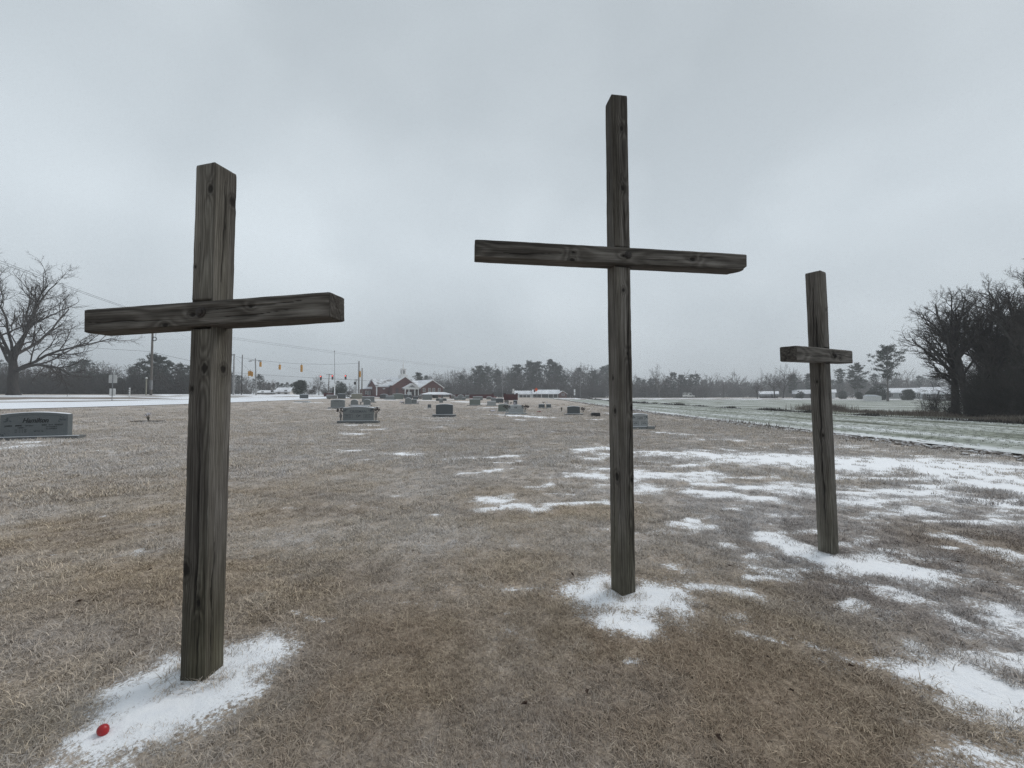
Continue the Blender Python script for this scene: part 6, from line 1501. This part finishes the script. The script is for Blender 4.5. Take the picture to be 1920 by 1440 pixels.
for px, yt, n, s, lb in ((487.5, 678.8, 3, 1.0, 'amber traffic signal closest to the leaning lamp pole'), (523.7, 684, 3, 1.0, 'amber traffic signal, middle of three on the span wire'), (564.7, 684.4, 4, 1.08, 'longest amber traffic signal on the right of the span wire'), (674.6, 696, 4, .95, 'amber traffic signal hung on the thick pole')):
    x, y, z = at(px, YS); signal(x, y, zpx(yt, YS), lb, False, n, 0, s)
for k, (px, yt, lb) in enumerate(((466, 696, 'left signal of the amber cluster left of the lamp pole'), (469, 695.5, 'middle signal of the amber cluster left of the lamp pole'), (472, 697, 'right signal of the amber cluster left of the lamp pole'))):
    x, y, z = at(px, 94 + k * .2); signal(x, y, zpx(yt, 94), lb, False, 3, .5 * (k - 1), 1.05)
for px, yt, lb in ((601.3, 704.5, 'red-lit traffic signal before the round leafless tree'), (623.2, 703.5, 'red-lit traffic signal beside the slim mast'), (647.7, 703.3, 'red-lit traffic signal over the round evergreen')):
    x, y, z = at(px, 112); signal(x, y, zpx(yt, 112), lb, True, 3, 0, 1.15)

def wire(pts, label, r=.012, m='wire', sag=0.0, n=18):
    mb = MB(); A, B = Vector(pts[0]), Vector(pts[1]); P = []
    for k in range(n + 1):
        t = k / n; q = A.lerp(B, t); q.z -= sag * 4 * t * (1 - t); P.append(q)
    o = mb.tube(P, r, 4, False).build('overhead_wire', M[m])
    return tag(o, label, 'wire', 'overhead wires')
W3 = lambda px, py, Y: ((px - 960) / FPX * Y, Y, zpx(py, Y))
wire((W3(-420, 330, 34), W3(272, 589, 68)), 'upper of two power lines sloping down from the upper left corner', .020, 'wire', .4)
wire((W3(-420, 336, 34.5), W3(276, 592, 68.6)), 'lower of two power lines sloping down from the upper left corner', .020, 'wire', .45)
wire((W3(-300, 470, 40), W3(270, 596, 68)), 'faint lower line crossing above the left cross beam end', .013, 'wire_grey', .3)
wire((W3(-250, 610, 46), W3(281, 659, 68)), 'telephone line running from the oak to the utility pole', .018, 'wire', .35)
wire((W3(284, 660, 68), W3(436, 690, 88)), 'telephone line running down from the tall pole to the junction', .020, 'wire', .25)
wire((W3(286, 605, 68), W3(437, 664, 88)), 'thin line from the tall pole top to the grey pole', .012, 'wire_grey', .3)
wire((W3(286, 636, 68), W3(440, 634, 110)), 'nearly level thin line right of the tall pole', .012, 'wire_grey', .1)
wire((W3(-200, 630, 50), W3(270, 638, 68)), 'nearly level thin line left of the tall pole', .012, 'wire_grey', .1)
wire((W3(440, 668, 88), W3(480, 675, 90)), 'short line from the grey pole to the leaning lamp pole', .022, 'wire', .1)
wire((W3(481, 675, 89), W3(672, 681, 90)), 'signal span wire carrying the amber lights', .022, 'wire', .55)
wire((W3(440, 699, 92), W3(860, 720, 120)), 'low line crossing before the church roof', .022, 'wire', .35)
wire((W3(438, 668, 88), W3(470, 697, 94)), 'slanting line down to the amber cluster', .018, 'wire', .1)
wire((W3(484, 677, 92), W3(660, 706, 112)), 'thin line from the lamp pole toward the red lights', .012, 'wire_grey', .4)
wire((W3(600, 709, 112), W3(668, 712, 112)), 'wire holding the red traffic lights', .014, 'wire_grey', .05)
wire((W3(430, 632, 120), W3(1000, 702, 300)), 'upper of two faint high lines passing over the church', .03, 'wire_grey', 1.2)
wire((W3(430, 635, 121), W3(1000, 704, 303)), 'lower of two faint high lines passing over the church', .03, 'wire_grey', 1.2)

# road signs
x, y, z = at(211, 47.5)
sg = thing('road_sign', 'back of a square road sign over a small white plate on one post', 'road sign', (x, y, z), .05)
MB().box(-.035, .035, -.05, -.01, -.3, zpx(702, y) - z).build('post', M['metal_grey'], sg)
MB().box(-.48, .48, .0, .02, zpx(718, y) - z, zpx(703, y) - z).build('square_plate', M['sign_back'], sg)
MB().box(-.35, .35, .0, .02, zpx(742, y) - z, zpx(728.5, y) - z).build('white_plate', M['white_paint'], sg)
x, y, z = at(1005.5, 118)
sg = thing('warning_sign', 'orange diamond warning sign in front of the ranch house roof', 'road sign', (x, y, z))
MB().tube([(0, .03, -.3), (0, .03, zpx(727.5, y) - z)], .035, 6).build('post', M['metal_grey'], sg)
zc = zpx(730.6, y) - z; MB().prism([(0, zc - .62), (.55, zc), (0, zc + .62), (-.55, zc)], -.02, 0).build('plate', M['orange'], sg)
x2 = MB().box(-.75, -.25, .12, .15, zc - .75, zc - .05).build('rear_plate', M['brick_wall'], sg)
for px, Y, rows, lb in ((1077.3, 150, ((729.8, 736), (737, 741)), 'white route sign plates on a post right of the ranch house'), (962.5, 130, ((729, 733.2), (733.6, 737.5)), 'small white route sign left of the ranch house')):
    x, y, z = at(px, Y); sg = thing('route_sign', lb, 'road sign', (x, y, z)); MB().tube([(0, .03, -.3), (0, .03, zpx(rows[0][0], Y) - z)], .03, 6).build('post', M['metal_grey'], sg)
    for k, (a, b) in enumerate(rows): MB().box(-.28 - .1 * k * (px < 1000), .3, -.02, .0, zpx(b, Y) - z, zpx(a, Y) - z).build('plate', M['white_paint'], sg)
